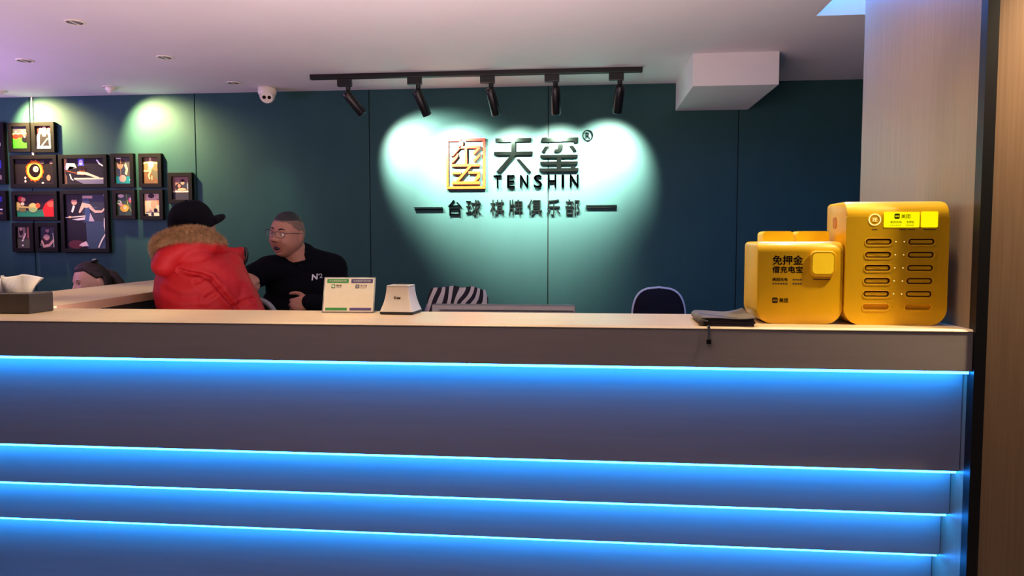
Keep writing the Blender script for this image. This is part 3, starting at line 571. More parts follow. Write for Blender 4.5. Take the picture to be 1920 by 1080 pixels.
rt_ = plate('return_ring', [E(bx(0.8045), bz(1.468), 0.0165, 0.0165, 32), E(bx(0.8045), bz(1.468), 0.0140, 0.0140, 32)], -0.0012, 0.0, 'litdot', st)
text('return_character', '还', bx(0.7975), bx(0.8115), bz(1.4625), bz(1.4735), -0.0014, 0.0006, 'litdot', rt_, 0.0)
def logo(x0, z0, s, y, parent, ink, paper, txt=True):
    l = plate('logo', [rrect(x0, x0 + s, z0, z0 + s, s * 0.24)], y, y + 0.0004, ink, parent)
    text('logo_lettering', '美团', x0 + s * 0.12, x0 + s * 0.88, z0 + s * 0.33, z0 + s * 0.67, y - 0.0004, 0.0003, paper, l, 0.0)
    return l
logo(bx(0.8555), bz(1.4700), 0.0145, -0.0017, sc_, 'screenink', 'screen')
text('screen_text', '美团', bx(0.8735), bx(0.8975), bz(1.4710), bz(1.4825), -0.0016, 0.0003, 'screenink', sc_, 0.01)
text('screen_text', '美团充电', bx(0.8450), bx(0.8755), bz(1.4578), bz(1.4645), -0.0016, 0.0003, 'screenink2', sc_, 0.012)
text('screen_text', '免押金', bx(0.8880), bx(0.9080), bz(1.4578), bz(1.4645), -0.0016, 0.0003, 'screenink2', sc_, 0.012)
for k in range(6): MB().box(bx(0.8455 + 0.0051 * k), bx(0.8480 + 0.0051 * k), -0.0016, -0.0013, bz(1.4512), bz(1.4536)).obj('small_print', 'screenink2', sc_)
for k in range(4): MB().box(bx(0.8885 + 0.0052 * k), bx(0.8910 + 0.0052 * k), -0.0016, -0.0013, bz(1.4512), bz(1.4536)).obj('small_print', 'screenink2', sc_)
for a, b in ((0.7975, 0.812), (0.871, 0.888), (0.892, 0.912), (0.934, 0.966)): MB().box(bx(a), bx(b), -0.0003, 0.0002, bz(1.4395), bz(1.4418)).obj('small_print', 'brownprint', st)
# grip recess on the left flank, its shade painted as a darker orange patch
g = MB().rings([[(x_, y_, z_) for y_, z_ in rrect(0.080, 0.108, 0.270, 0.303, 0.009, 4)] for x_ in (-0.0015, 0.0005)]); g.obj('side_grip', mat('shaded_grip_orange', (206, 132, 8), 0.5), st)

# smaller station
SX, SY = 0.492, 2.095; SW, SH = 0.235, 0.233
s2 = thing('power_bank_station', 'shorter yellow rental station with raised square button and two lobes on top', 'charging station', (SX, SY, BZ))
o = station_body('housing', s2, SW, 0.165, SH, 0.030, 0.046, 0.0); edge_split(o)
for a, b in ((0.034, 0.121), (0.131, 0.222)):
    MB().rings([[(x_, 0.085, z_) for x_, z_ in rrect(a, b, SH - 0.02, SH + 0.030, 0.009, 4, (0.0005, 0.0005, 0.011, 0.011))], [(x_, 0.150, z_) for x_, z_ in rrect(a, b, SH - 0.02, SH + 0.030, 0.009, 4, (0.0005, 0.0005, 0.011, 0.011))]]).obj('top_lobe', 'yellow_lt', s2)
qx = lambda x: x - SX
bt = plate('square_button', [rrect(qx(0.6365), qx(0.701), bz(1.3125), bz(1.3785), 0.014, 6)], -0.009, 0.0, 'yellow', s2, 0.003, True); edge_split(bt, 50)
plate('button_face', [rrect(qx(0.6405), qx(0.697), bz(1.3175), bz(1.3745), 0.011, 6)], -0.0095, -0.0088, 'lit_button', bt)
text('lettering', '免押金', qx(0.5335), qx(0.6165), bz(1.3425), bz(1.3685), -0.0005, 0.0006, 'print_black', s2, 0.018)
text('lettering', '借充电宝', qx(0.5335), qx(0.6160), bz(1.3195), bz(1.3385), -0.0005, 0.0006, 'print_black', s2, 0.018)
text('lettering', '美团充电', qx(0.534), qx(0.576), bz(1.2965), bz(1.3055), -0.0005, 0.0006, 'print_black', s2, 0.010)
for k in range(6): MB().box(qx(0.534 + 0.0072 * k), qx(0.5392 + 0.0072 * k), -0.0004, 0.0002, bz(1.2870), bz(1.2910)).obj('small_print', 'brownprint', s2)
for z_ in (1.2985, 1.2870):
    for k in range(4): MB().box(qx(0.5895 + 0.0066 * k), qx(0.5945 + 0.0066 * k), -0.0004, 0.0002, bz(z_), bz(z_ + 0.0042)).obj('small_print', 'brownprint', s2)
MB().box(qx(0.646), qx(0.692), -0.0004, 0.0002, bz(1.3000), bz(1.3026)).obj('small_print', 'brownprint', s2)
logo(qx(0.5345), bz(1.2340), 0.0155, -0.0006, s2, 'print_black', 'yellow')
text('lettering', '美团', qx(0.554), qx(0.5785), bz(1.2352), bz(1.2482), -0.0005, 0.0006, 'print_black', s2, 0.008)

# ------------------------------------------------------------------ small things on the counter
CZ = 1.1752
# tissue box
tb = thing('tissue_box', 'taupe tissue box with white tissue pulled out at the left end', 'tissue box', (-1.905, 2.205, CZ), R(3))
MB().box(-0.125, 0.125, -0.058, 0.058, 0, 0.066, 0.004).obj('box', 'taupe_leather', tb)
MB().lathe([(0.045, 0), (0.045, 0.0012)], 24, (-0.01, 0, 0.0655)).obj('opening', 'black', tb)
v, f = [], []; nu, nv = 22, 14
for j in range(nv + 1):
    t_ = j / nv
    for i in range(nu + 1):
        s_ = i / nu
        x_ = -0.085 + 0.205 * (s_ * (0.72 + 0.28 * t_) + (1 - t_) * 0.14)
        y_ = 0.020 * math.sin(s_ * 9.0 + 0.8) * (0.35 + t_) + 0.012 * math.sin(s_ * 21 + t_ * 3) * t_ + 0.030 * t_ * t_
        z_ = 0.060 + t_ * (0.050 + 0.014 * math.sin(s_ * 3.0 + 0.2) - 0.010 * (1 - s_) ** 2) - 0.004 * math.sin(s_ * 17) * t_
        v.append((x_, y_, z_))
for j in range(nv):
    for i in range(nu):
        a = j * (nu + 1) + i; f.append((a, a + 1, a + nu + 2, a + nu + 1))
ts = obj('tissue', v, f, 'tissue', tb, True)
md = ts.modifiers.new('thickness', 'SOLIDIFY'); md.thickness = 0.0012

# payment sign
ps = thing('payment_sign', 'cream payment card in a clear stand with green and purple bands', 'sign', (-0.765, 2.285, CZ), R(2))
ang = R(16)
def tilt(o):
    o.rotation_euler = (-ang, 0, 0); o.location = (0, 0.0, 0.002); return o
ac = tilt(plate('acrylic_panel', [rrect(-0.0865, 0.0865, 0, 0.119, 0.003)], 0.0012, 0.0042, 'acrylic', ps))
cd = tilt(plate('printed_card', [rrect(-0.0825, 0.0825, 0.003, 0.115, 0.001)], 0.0, 0.0012, 'paper', ps))
for s_, m_ in ((-1, 'green'), (1, 'purple')):
    cx = s_ * 0.0405 + 0.001
    bd_ = plate('header_band', [rrect(cx - 0.036, cx + 0.036, 0.099, 0.1125, 0.0005)], -0.0004, 0.0, m_, cd)
    text('band_text', '欢迎使用扫码付款', cx - 0.029, cx + 0.029, 0.1023, 0.1092, -0.0006, 0.0003, 'wprint', bd_, 0.012)
    plate('footer_band', [rrect(cx - 0.036, cx + 0.036, 0.0065, 0.0155, 0.0005)], -0.0004, 0.0, m_, cd)
    lg = plate('pay_logo', [rrect(cx - 0.021, cx - 0.008, 0.081, 0.094, 0.002)], -0.0004, 0.0, mat('grey_green_print' if s_ < 0 else 'slate_print', (110, 150, 96) if s_ < 0 else (100, 100, 118), 0.6), cd)
    if s_ < 0:
        plate('logo_bubble', [E(cx - 0.0160, 0.0884, 0.0040, 0.0032)], -0.0006, -0.0004, 'wprint', lg); plate('logo_bubble', [E(cx - 0.0128, 0.0862, 0.0034, 0.0027)], -0.0007, -0.0004, 'wprint', lg)
        text('logo_text', '微信', cx - 0.005, cx + 0.013, 0.0865, 0.0935, -0.0003, 0.0003, 'brownprint', cd, 0.016)
        text('logo_text', 'WeChat Pay', cx - 0.005, cx + 0.013, 0.0812, 0.0838, -0.0003, 0.0003, 'brownprint', cd)
    else:
        text('logo_mark', '支', cx - 0.0190, cx - 0.0100, 0.0828, 0.0924, -0.0006, 0.0003, 'wprint', lg, 0.01)
        text('logo_text', '支付宝', cx - 0.005, cx + 0.017, 0.0865, 0.0935, -0.0003, 0.0003, 'brownprint', cd, 0.008)
        text('logo_text', 'ALIPAY', cx - 0.005, cx + 0.017, 0.0812, 0.0838, -0.0003, 0.0003, 'brownprint', cd)
MB().box(-0.086, 0.086, 0.0, 0.060, 0.0, 0.0025).obj('stand_foot', 'acrylic', ps)

# white flared holder
ho = thing('paper_holder', 'white flared square holder with dark base and open top', 'holder', (-0.590, 2.300, CZ), R(-3))
def sqr(hw, hd, z, r=0.006): return [(x_, y_, z) for x_, y_ in rrect(-hw, hw, -hd, hd, r, 4)]
rs = []
for k in range(13):
    t_ = k / 12; w_ = 0.0375 + 0.0175 * (1 - t_) ** 1.9; rs.append(sqr(w_, w_ * 1.02, 0.009 + 0.081 * t_))
rs += [sqr(0.0365, 0.0375, 0.0925), sqr(0.028, 0.028, 0.0925), sqr(0.027, 0.027, 0.075)]
o = MB().rings(rs).obj('shell', 'white', ho, True); edge_split(o, 40)
MB().rings([sqr(0.0530, 0.054, 0.0), sqr(0.0555, 0.0565, 0.003), sqr(0.0550, 0.056, 0.0092)]).obj('base', 'darkgrey', ho)
MB().rings([sqr(0.0270, 0.0270, 0.0755), sqr(0.0270, 0.0270, 0.0770)]).obj('dark_opening', 'black', ho)
MB().rings([sqr(0.0378, 0.0386, 0.0880), sqr(0.0378, 0.0386, 0.0893)]).obj('rim_line', 'darkgrey', ho)
def front_y(z): t_ = (z - 0.009) / 0.081; return -(0.0375 + 0.0175 * (1 - t_) ** 1.9) * 1.02 - 0.0006
lg = MB()
zc_ = 0.052; fy = front_y(zc_) - 0.0006
lg.prism(S([(-0.0105, zc_ + 0.003), (-0.0065, zc_ - 0.0035), (-0.0025, zc_ + 0.003)], 0.0011), fy, fy + 0.002); lg.prism(E(-0.0065, zc_ + 0.0045, 0.003, 0.0011), fy, fy + 0.002)
lg.obj('logo_mark', 'brownprint', ho)
for k in range(2): MB().box(-0.0002 + 0.0062 * k, 0.0050 + 0.0062 * k, fy, fy + 0.002, zc_ - 0.003, zc_ + 0.003).obj('logo_print', mat('dark_brown_print', (70, 40, 14), 0.6), ho)

# booklets with hanging tag
bk = thing('booklet_stack', 'grey booklets stacked at the counter edge with a curled corner', 'booklets', (0.405, 2.13, CZ), R(-3))
for k in range(3):
    z_ = 0.0072 * k; dx = (0.0, 0.003, -0.001)[k]
    MB().box(-0.066 + dx, 0.068 + dx, -0.118, 0.105, z_ + 0.0006, z_ + 0.0068).obj('pages', 'bookside', bk)
v, f = [], []
for j in range(9):
    for i in range(13):
        x_ = -0.072 + 0.144 * i / 12; y_ = -0.121 + 0.230 * j / 8
        cu = max(0, (i - 7) / 5) ** 2; z_ = 0.0222 + 0.010 * cu * (0.35 + 0.65 * j / 8) + 0.0015 * math.sin(j * 0.9 + i * 0.5)
        v.append((x_, y_, z_))
for j in range(8):
    for i in range(12): a = j * 13 + i; f.append((a, a + 1, a + 14, a + 13))
o = obj('cover', v, f, 'book', bk, True); o.modifiers.new('thickness', 'SOLIDIFY').thickness = 0.0016
MB().tube([(-0.069, -0.12, 0.012), (-0.069, 0.0, 0.012), (-0.069, 0.107, 0.012)], 0.0105, 12).obj('spine', 'book', bk, True)
MB().tube([(-0.060, -0.1225, 0.010), (-0.060, -0.114, 0.010)], 0.0075, 12).obj('spine_end', 'black', bk, True)
tg = thing('hanging_clip', 'small black clip on a grey strap hanging over the counter front', 'clip', (0.344, 2.0, 1.128))
MB().box(-0.003, 0.003, -0.0042, -0.0012, 0.012, 0.0482).box(-0.003, 0.003, -0.0042, 0.045, 0.0478, 0.0492).obj('strap', 'greyplastic', tg)
MB().box(-0.0065, 0.0065, -0.0075, -0.0012, 0.0, 0.013, 0.0015).obj('clip_body', 'black', tg)

# monitor behind the counter
mo = thing('monitor', 'grey computer monitor seen from behind over the counter edge', 'monitor', (-0.312, 2.82, 0.752))
MB().box(-0.285, 0.285, -0.012, 0.030, 0.07, 0.410, 0.006).obj('casing', mat('charcoal_plastic', (74, 72, 72), 0.55), mo)
MB().box(-0.275, 0.275, 0.030, 0.032, 0.08, 0.400).obj('display', 'black', mo)
MB().box(-0.255, 0.280, -0.026, -0.010, 0.10, 0.386, 0.006).obj('rear_hump', 'darkgrey', mo)
MB().box(-0.03, 0.03, -0.04, -0.012, 0.0, 0.2).obj('neck', 'darkgrey', mo); MB().box(-0.11, 0.11, -0.10, 0.08, 0.0, 0.012, 0.004).obj('foot', 'darkgrey', mo)

# ------------------------------------------------------------------ office chairs
def back_outline(w, h, n=40):       # frame path of a mesh chair back, in x,z
    pts = []
    for i in range(n):
        a = 2 * math.pi * i / n; cx, sz_ = math.cos(a), math.sin(a)
        ex = 0.42
        x_ = math.copysign(abs(cx) ** ex, cx); z_ = math.copysign(abs(sz_) ** ex, sz_)
        ww = w * (1.0 - 0.10 * (z_ + 1) / 2 * (1 if z_ > 0 else 0) - 0.14 * max(0, -z_))
        pts.append((x_ * ww, z_ * h + 0.035 * (1 - x_ * x_) * max(0, z_)))
    return pts
def office_chair(label, loc, rz, w=0.20, ztop=1.14, fab='mesh', frame_m='steel', fr=0.010, arms=True, br=0.30):
    t = thing('office_chair', label, 'chair', loc, rz, 'office chairs behind the counter')
    h = 0.235; zc = ztop - h - 0.040
    ol = back_outline(w, h)
    def bow(x_, z_): return 0.030 + 0.14 * x_ * x_ - 0.05 * math.sin((z_) * 3.0)     # y: back is at +y side, sitter faces -y
    MB().tube([(x_, 0.24 - bow(x_, z_), zc + z_) for x_, z_ in ol], fr, 10, True).obj('back_frame', frame_m, t, True)
    v = [(0, 0.24 - bow(0, 0), zc)]; f = []; n = len(ol)
    for q_ in (0.35, 0.7, 0.985):
        for x_, z_ in ol: v.append((x_ * q_, 0.24 - bow(x_ * q_, z_ * q_), zc + z_ * q_))
    for i in range(n):
        j = (i + 1) % n; f.append((0, 1 + i, 1 + j))
        for k in range(2): f.append((1 + k * n + i, 1 + (k + 1) * n + i, 1 + (k + 1) * n + j, 1 + k * n + j))
    o = obj('backrest', v, f, fab, t, True); o.modifiers.new('thickness', 'SOLIDIFY').thickness = 0.012
    MB().rings([[(x_, y_, z_) for x_, y_ in rrect(-w - 0.02, w + 0.02, -0.24, 0.20, 0.07, 6)] for z_ in (0.43, 0.45, 0.48)]).obj('seat', 'mesh', t, True)
    MB().tube([(0, 0.05, 0.42), (0, 0.22, 0.44), (0, 0.26, 0.55), (0, 0.235, zc)], 0.018, 8).obj('back_support', 'darkgrey', t, True)
    MB().lathe([(0.026, 0.09), (0.026, 0.26), (0.016, 0.26), (0.016, 0.43)], 14).obj('gas_lift', 'darkgrey', t, True)
    for k in range(5):
        a = 2 * math.pi * k / 5; ca, sa = math.cos(a), math.sin(a)
        lg_ = MB().tube([(0.02 * ca, 0.02 * sa, 0.10), (br * ca, br * sa, 0.065)], [0.022, 0.014], 8).obj('base_leg', 'darkgrey', t, True)
        MB().ell((br * ca, br * sa, 0.028), (0.02, 0.02, 0.028), None, 12, 8).obj('caster', 'black', lg_, True)
    for s in ((-1, 1) if arms else ()):
        MB().tube([(s * (w + 0.03), 0.14, 0.44), (s * (w + 0.05), 0.12, 0.60), (s * (w + 0.05), 0.10, 0.66)], 0.014, 8).box(s * (w + 0.05) - 0.03, s * (w + 0.05) + 0.03, -0.10, 0.14, 0.655, 0.68, 0.006).obj('armrest', 'darkgrey', t)
    return t
# backs turned to the counter side: sitter faces the counter (-y), so the rest is far side
office_chair('office chair with light grey rounded frame and dark mesh back, right of the monitor', (0.435, 4.06, 0), R(-3), 0.165, 1.150, fr=0.0085)
zch = office_chair('office chair with a zebra-striped cover over its back', (-0.745, 4.05, 0), R(4), 0.200, 1.118, 'lilac', 'lilac')
zc_ = MB(); nr = 30
for q_ in range(7):
    z_ = 0.80 + 0.340 * q_ / 6
    hw = 0.178 + 0.006 * q_ / 6 if q_ < 6 else 0.165
    rs_ = []
    for (sgn, yo) in ((1, -0.035), (-1, 0.040)):
        for i in range(nr):
            u_ = (-1 + 2 * i / (nr - 1)) * sgn; x_ = u_ * hw; th_ = 1.0 if q_ < 6 else 0.25
            zz_ = z_ - (0.006 * math.sin(u_ * 9) + 0.016 * u_ * u_ - 0.004) * (q_ / 6)
            rs_.append((x_ + 0.012, 0.24 - (0.030 + 0.14 * x_ * x_ - 0.05 * math.sin((z_ - 0.84) * 3)) + yo * th_ * (1 - 0.5 * u_ ** 4), zz_))
    if q_ == 0: zr_ = []
    zr_.append(rs_)
MB().rings(zr_).obj('zebra_cover', 'zebra', zch, True)
office_chair('office chair with grey edged back behind the man in the red jacket', (-1.625, 3.665, 0), R(176), 0.155, 1.135, 'mesh', 'greyplastic', 0.014, False, 0.24)

# ------------------------------------------------------------------ people
def rotm(yaw, pitch=0.0, roll=0.0):        # head frame: face looks along -y; pitch > 0 nods down, roll > 0 tips the crown to +x
    return Matrix.Rotation(R(yaw), 3, 'Z') @ Matrix.Rotation(R(pitch), 3, 'X') @ Matrix.Rotation(R(roll), 3, 'Y')
NLA, NLO = 72, 112
def head_dirs():
    la = np.linspace(-np.pi / 2, np.pi / 2, NLA + 1); lo = np.linspace(0, 2 * np.pi, NLO, endpoint=False)
    A, O = np.meshgrid(la, lo, indexing='ij')
    D = np.stack([np.cos(A) * np.cos(O), np.cos(A) * np.sin(O), np.sin(A)], -1).reshape(-1, 3)
    F = []
    for j in range(NLA):
        for i in range(NLO):
            k = (i + 1) % NLO; F.append((j * NLO + i, j * NLO + k, (j + 1) * NLO + k, (j + 1) * NLO + i))
    return D, F
HD, HF = head_dirs()
def head_surface(chub=0.0, mouth=0.0, sc=1.0, off=0.0):
    x, y, z = HD[:, 0], HD[:, 1], HD[:, 2]
    rx, ry, rz = 0.0765 + 0.006 * chub, 0.097, 0.121
    t = np.clip(-z, 0, 1)
    w = 1 - (0.34 - 0.20 * chub) * t ** 1.6
    px = rx * np.sign(x) * np.abs(x) ** 0.94 * w
    py = np.where(y > 0, ry * y * (1 - 0.30 * t), -ry * np.abs(y) ** 0.82 * (1 - 0.02 * t))
    pz = rz * z
    fr = np.clip(-y * 1.6, 0, 1)
    g = lambda cx, cz, sx_, sz_: np.exp(-((x - cx) / sx_) ** 2 - ((z - cz) / sz_) ** 2) * fr
    prof = np.clip((0.16 - z) / 0.36, 0, 1) * np.clip((z + 0.34) / 0.12, 0, 1)
    py = py - 0.024 * np.exp(-(x / 0.15) ** 2) * prof * fr
    for s in (-1, 1):
        py = py - 0.008 * g(s * 0.15, -0.20, 0.09, 0.07)                # nostril wings
        py = py + 0.011 * g(s * 0.36, 0.06, 0.17, 0.10)                 # eye sockets
        py = py - 0.005 * g(s * 0.36, 0.22, 0.22, 0.07)                 # brows
        py = py - (0.004 + 0.006 * chub) * g(s * 0.45, -0.22, 0.22, 0.18)  # cheeks
        px = px + s * (0.003 + 0.006 * chub) * np.exp(-((z + 0.45) / 0.28) ** 2) * np.clip(s * x * 1.6, 0, 1) * np.clip(1 - y, 0, 1)
    cz = -0.50 - 0.05 * mouth
    py = py - 0.007 * g(0, cz + 0.10 + 0.05 * mouth, 0.22, 0.05) - 0.008 * g(0, cz - 0.12 - 0.09 * mouth, 0.18, 0.06)
    py = py + 0.020 * mouth * g(0, cz, 0.17, 0.10)
    py = py - 0.010 * g(0, -0.84, 0.28, 0.14)                           # chin
    pz = pz - 0.010 * mouth * np.clip((-z - 0.45) * 3, 0, 1) * fr
    P = np.stack([px, py, pz], 1) * sc
    if np.ndim(off) or off:
        n = P / np.linalg.norm(P, axis=1, keepdims=True); P = P + n * (off if np.ndim(off) == 0 else off[:, None])
    return P
def place(P, c, Rm): return [tuple(Vector(c) + Rm @ Vector(p)) for p in P]
def ears(mb, c, Rm, sc=1.0):
    for s in (-1, 1):
        q = Rm @ Matrix.Rotation(R(s * 18), 3, 'Z')
        mb.ell(Vector(c) + Rm @ Vector((s * 0.080, 0.012, -0.004)) * sc, (0.010, 0.019, 0.033), q, 16, 10)
        mb.ell(Vector(c) + Rm @ Vector((s * 0.079, 0.006, -0.028)) * sc, (0.007, 0.010, 0.012), q, 12, 8)
def hand(mb, wrist, fwd, side, nrm, thumb=1, curl=(20, 35, 25), sc=1.0, spread=6, back=0.03):
    """palm and five bent fingers; fwd along the fingers, side towards the thumb, nrm out of the back of the hand"""
    f_ = Vector(fwd).normalized(); n_ = Vector(nrm); n_ = (n_ - f_ * n_.dot(f_)).normalized(); s_ = Vector(side); s_ = (s_ - f_ * s_.dot(f_) - n_ * s_.dot(n_)).normalized()
    w = Vector(wrist)
    rot = Matrix((f_, s_, n_)).transposed()
    mb.ell(w + f_ * 0.050 * sc, (0.055 * sc, 0.043 * sc, 0.017 * sc), rot, 20, 12)
    mb.cap(w - f_ * back, 0.026 * sc, w + f_ * 0.02 * sc, 0.025 * sc)
    for k, (o_, L_, r_) in enumerate(((0.031, 0.072, 0.0092), (0.0105, 0.080, 0.0095), (-0.0105, 0.074, 0.0090), (-0.030, 0.058, 0.0080))):
        p = w + f_ * (0.082 if k in (1, 2) else 0.076) * sc + s_ * o_ * sc; a = 0.0
        d = (f_ + s_ * math.tan(R((1.5 - k) * spread))).normalized()
        for q, (fr_, cu) in enumerate(zip((0.44, 0.31, 0.25), curl)):
            a += cu + (3 * k if q == 0 else 0); dd = d * math.cos(R(a)) - n_ * math.sin(R(a)); p2 = p + dd * L_ * fr_ * sc
            mb.cap(p, r_ * sc * (1 - 0.07 * q), p2, r_ * sc * (1 - 0.07 * (q + 1)), 10, 4); p = p2
    p = w + f_ * 0.022 * sc + s_ * 0.030 * sc - n_ * 0.004
    for L_, r0, r1, (a, b, c_) in ((0.040, 0.014, 0.012, (0.62, 0.72, -0.25)), (0.032, 0.0115, 0.0105, (0.85, 0.40, -0.35)), (0.026, 0.0105, 0.009, (0.93, 0.15, -0.40))):
        d = (f_ * a + s_ * b * thumb + n_ * c_).normalized(); p2 = p + d * L_ * sc; mb.cap(p, r0 * sc, p2, r1 * sc, 10, 4); p = p2
def fuse(name, mb, voxel, m, parent, smooth=4, origin=(0, 0, 0)):
    """join overlapping volumes into one continuous skin"""
    o_ = Vector(origin)
    me = bpy.data.meshes.new('tmp'); me.from_pydata([tuple(Vector(p) - o_) for p in mb.v], [], mb.f); me.update()
    bm = bmesh.new(); bm.from_mesh(me); bmesh.ops.recalc_face_normals(bm, faces=bm.faces); bm.to_mesh(me); bm.free()
    t = bpy.data.objects.new('tmp', me); COL.objects.link(t)
    r = t.modifiers.new('r', 'REMESH'); r.mode = 'VOXEL'; r.voxel_size = voxel
    if smooth: s_ = t.modifiers.new('s', 'SMOOTH'); s_.factor = 0.5; s_.iterations = smooth
    dg = bpy.context.evaluated_depsgraph_get(); out = bpy.data.meshes.new_from_object(t.evaluated_get(dg))
    bpy.data.objects.remove(t); bpy.data.meshes.remove(me)
    out.name = name; out.polygons.foreach_set('use_smooth', [True] * len(out.polygons)); out.materials.clear(); out.materials.append(M[m])
    o = bpy.data.objects.new(name, out); COL.objects.link(o); o.parent = parent
    return o
def local(mb, origin):
    o_ = Vector(origin); mb.v = [tuple(Vector(p) - o_) for p in mb.v]; return mb
def legs(mb, pel, feet, r=0.085, knees=None):
    for i, s in enumerate((-1, 1)):
        hip = Vector(pel) + Vector((s * 0.09, 0, -0.02)); ft = Vector(feet[i]); kn = Vector(knees[i]) if knees else (hip + ft) / 2 + Vector((0, -0.03, 0.02))
        mb.cap(hip, r, kn, r * 0.68); mb.cap(kn, r * 0.66, ft + Vector((0, 0, 0.08)), r * 0.46)

# ---- man in the black sweater, leaning forward, mouth open
MO = Vector((-1.53, 3.95, 0))
mn = thing('person', 'man in black sweater and glasses, mouth open, reaching to the left', 'person', MO)
HC = Vector((-1.574, 3.735, 1.452)); HR = rotm(-17, 4, 8)
b = MB()
b.add(place(head_surface(1.0, 1.0, 0.99), HC, HR), HF); ears(b, HC, HR)
b.cap(HC + HR @ Vector((0, 0.025, -0.05)), 0.062, (-1.525, 3.81, 1.285), 0.070)
shR, shL = Vector((-1.700, 3.765, 1.262)), Vector((-1.365, 3.85, 1.268))
elR, wrR = Vector((-1.905, 3.66, 1.155)), Vector((-2.02, 3.60, 1.20))
elL, wrL = Vector((-1.315, 3.80, 1.045)), Vector((-1.415, 3.63, 1.098))
def torso(mb, g=0.0):
    mb.ell((-1.545, 3.86, 1.16), (0.195 + g, 0.118 + g, 0.17 + g)); mb.ell((-1.565, 3.88, 1.03), (0.215 + g, 0.140 + g, 0.18 + g)); mb.ell((-1.525, 3.95, 0.86), (0.165 + g, 0.125 + g, 0.12 + g))
    mb.cap(shR, 0.062 + g, (-1.53, 3.82, 1.275), 0.070 + g); mb.cap(shL, 0.062 + g, (-1.53, 3.82, 1.275), 0.070 + g)
    mb.cap(shR, 0.058 + g, elR, 0.043 + g); mb.cap(elR, 0.043 + g, wrR, 0.030 + g)
    mb.cap(shL, 0.058 + g, elL, 0.045 + g); mb.cap(elL, 0.045 + g, wrL, 0.030 + g)
torso(b)
hand(b, wrL, (-0.80, -0.22, -0.14), (-0.1, -0.1, 0.9), (0.2, -0.9, 0.3), 1, (38, 42, 30), 0.98, 6, 0.004)
hand(b, wrR, (-0.8, -0.3, 0.2), (0.2, -0.3, 0.8), (0, 0.8, 0.5), 1, (20, 30, 20), 0.98)
legs(b, (-1.525, 3.97, 0.86), [(-1.63, 4.03, 0), (-1.42, 4.03, 0)])
for x_ in (-1.63, -1.42): b.cap((x_, 4.05, 0.04), 0.040, (x_ - 0.03, 3.88, 0.032), 0.030)
fuse('body', b, 0.0046, 'skin', mn, 3, MO)
sw = MB(); torso(sw, 0.016)
sw.cap((-1.53, 3.83, 1.28), 0.088, (-1.530, 3.822, 1.330), 0.082); sw.cap((-1.50, 3.83, 1.315), 0.070, shL + Vector((0.0, 0, 0.01)), 0.072); sw.cap((-1.56, 3.81, 1.30), 0.066, shR, 0.07)
swo = fuse('sweater', sw, 0.0075, 'knit', mn, 5, MO)
tr = MB(); legs(tr, (-1.525, 3.97, 0.86), [(-1.63, 4.03, 0.0), (-1.42, 4.03, 0.0)], 0.100); tr.ell((-1.525, 3.96, 0.84), (0.18, 0.14, 0.11)); fuse('trousers', tr, 0.012, 'trouser', mn, 4, MO)
for x_ in (-1.63, -1.42): local(MB().cap((x_, 4.06, 0.048), 0.047, (x_ - 0.03, 3.87, 0.038), 0.037), MO).obj('shoe', 'black', mn, True)
# collar ring
local(MB().tube([(-1.530 + 0.090 * math.cos(a), 3.820 + 0.088 * math.sin(a), 1.333 + 0.012 * math.cos(a) + 0.036 * math.sin(a)) for a in [2 * math.pi * i / 28 for i in range(28)]], 0.0085, 8, True), MO).obj('collar', 'knit', mn, True)
x, y, z = HD[:, 0], HD[:, 1], HD[:, 2]
# cropped hair: proud of the scalp inside the hairline, sunk below the skin outside it
hl = np.where(y < 0, 0.60 - 0.18 * np.clip(np.abs(x) - 0.5, 0, 1) * 2 + 0.0 * y, 0.60 - 1.3 * np.clip(y, 0, 0.75))
hl = np.where((np.abs(x) > 0.72) & (y < 0.25) & (y > -0.42), 0.22 + 0.5 * np.clip(-y, 0, 1), hl)
msk = np.clip((z - hl) / 0.06, -1, 1)
local(MB().add(place(head_surface(1.0, 1.0, 0.99, np.where(msk > 0, 0.0016 * msk, 0.006 * msk)), HC, HR), HF), MO).obj('side_hair', 'stubble', mn, True)
hl2 = np.where(y < 0, np.maximum(0.64, hl), 0.64 - 0.25 * np.clip(y, 0, 1)) + 0.10 * np.clip(np.abs(x) - 0.45, 0, 1)
msk = np.clip((z - hl2) / 0.07, -1, 1)
local(MB().add(place(head_surface(1.0, 1.0, 0.99, np.where(msk > 0, 0.0045 * msk, 0.006 * msk)), HC, HR), HF), MO).obj('hair', 'hairb', mn, True)
def loc_h(p): return Vector(HC) + HR @ Vector(p)
for s in (-1, 1):
    e = local(MB().ell(loc_h((s * 0.030, -0.0760, 0.008)), (0.0135, 0.0110, 0.0085), HR, 16, 10), MO).obj('eye', 'eyew', mn, True)
    local(MB().ell(loc_h((s * 0.030 - 0.003, -0.0855, 0.008)), (0.0052, 0.0022, 0.0052), HR, 12, 8), MO).obj('iris', 'iris', e, True)
    local(MB().tube([loc_h((s * 0.014, -0.0925, 0.033)), loc_h((s * 0.030, -0.0905, 0.0385)), loc_h((s * 0.046, -0.0790, 0.034))], [0.003, 0.004, 0.002], 8), MO).obj('eyebrow', 'hairb', mn, True)
    local(MB().ell(loc_h((s * 0.0085, -0.1085, -0.0295)), (0.0042, 0.004, 0.0030), HR, 10, 6), MO).obj('nostril', 'mouth', mn, True)
local(MB().ell(loc_h((0, -0.0815, -0.0690)), (0.0200, 0.0130, 0.0118), HR, 18, 10), MO).obj('mouth', 'mouth', mn, True)
local(MB().tube([loc_h((0.0225 * math.cos(a), -0.0905 + 0.012 * math.cos(a) ** 2, -0.0690 + 0.0140 * math.sin(a))) for a in [2 * math.pi * i / 24 for i in range(24)]], 0.0036, 8, True), MO).obj('lips', 'lip', mn, True)
gl = thing('glasses', '', ''); del gl['label']; del gl['category']; gl.parent = mn
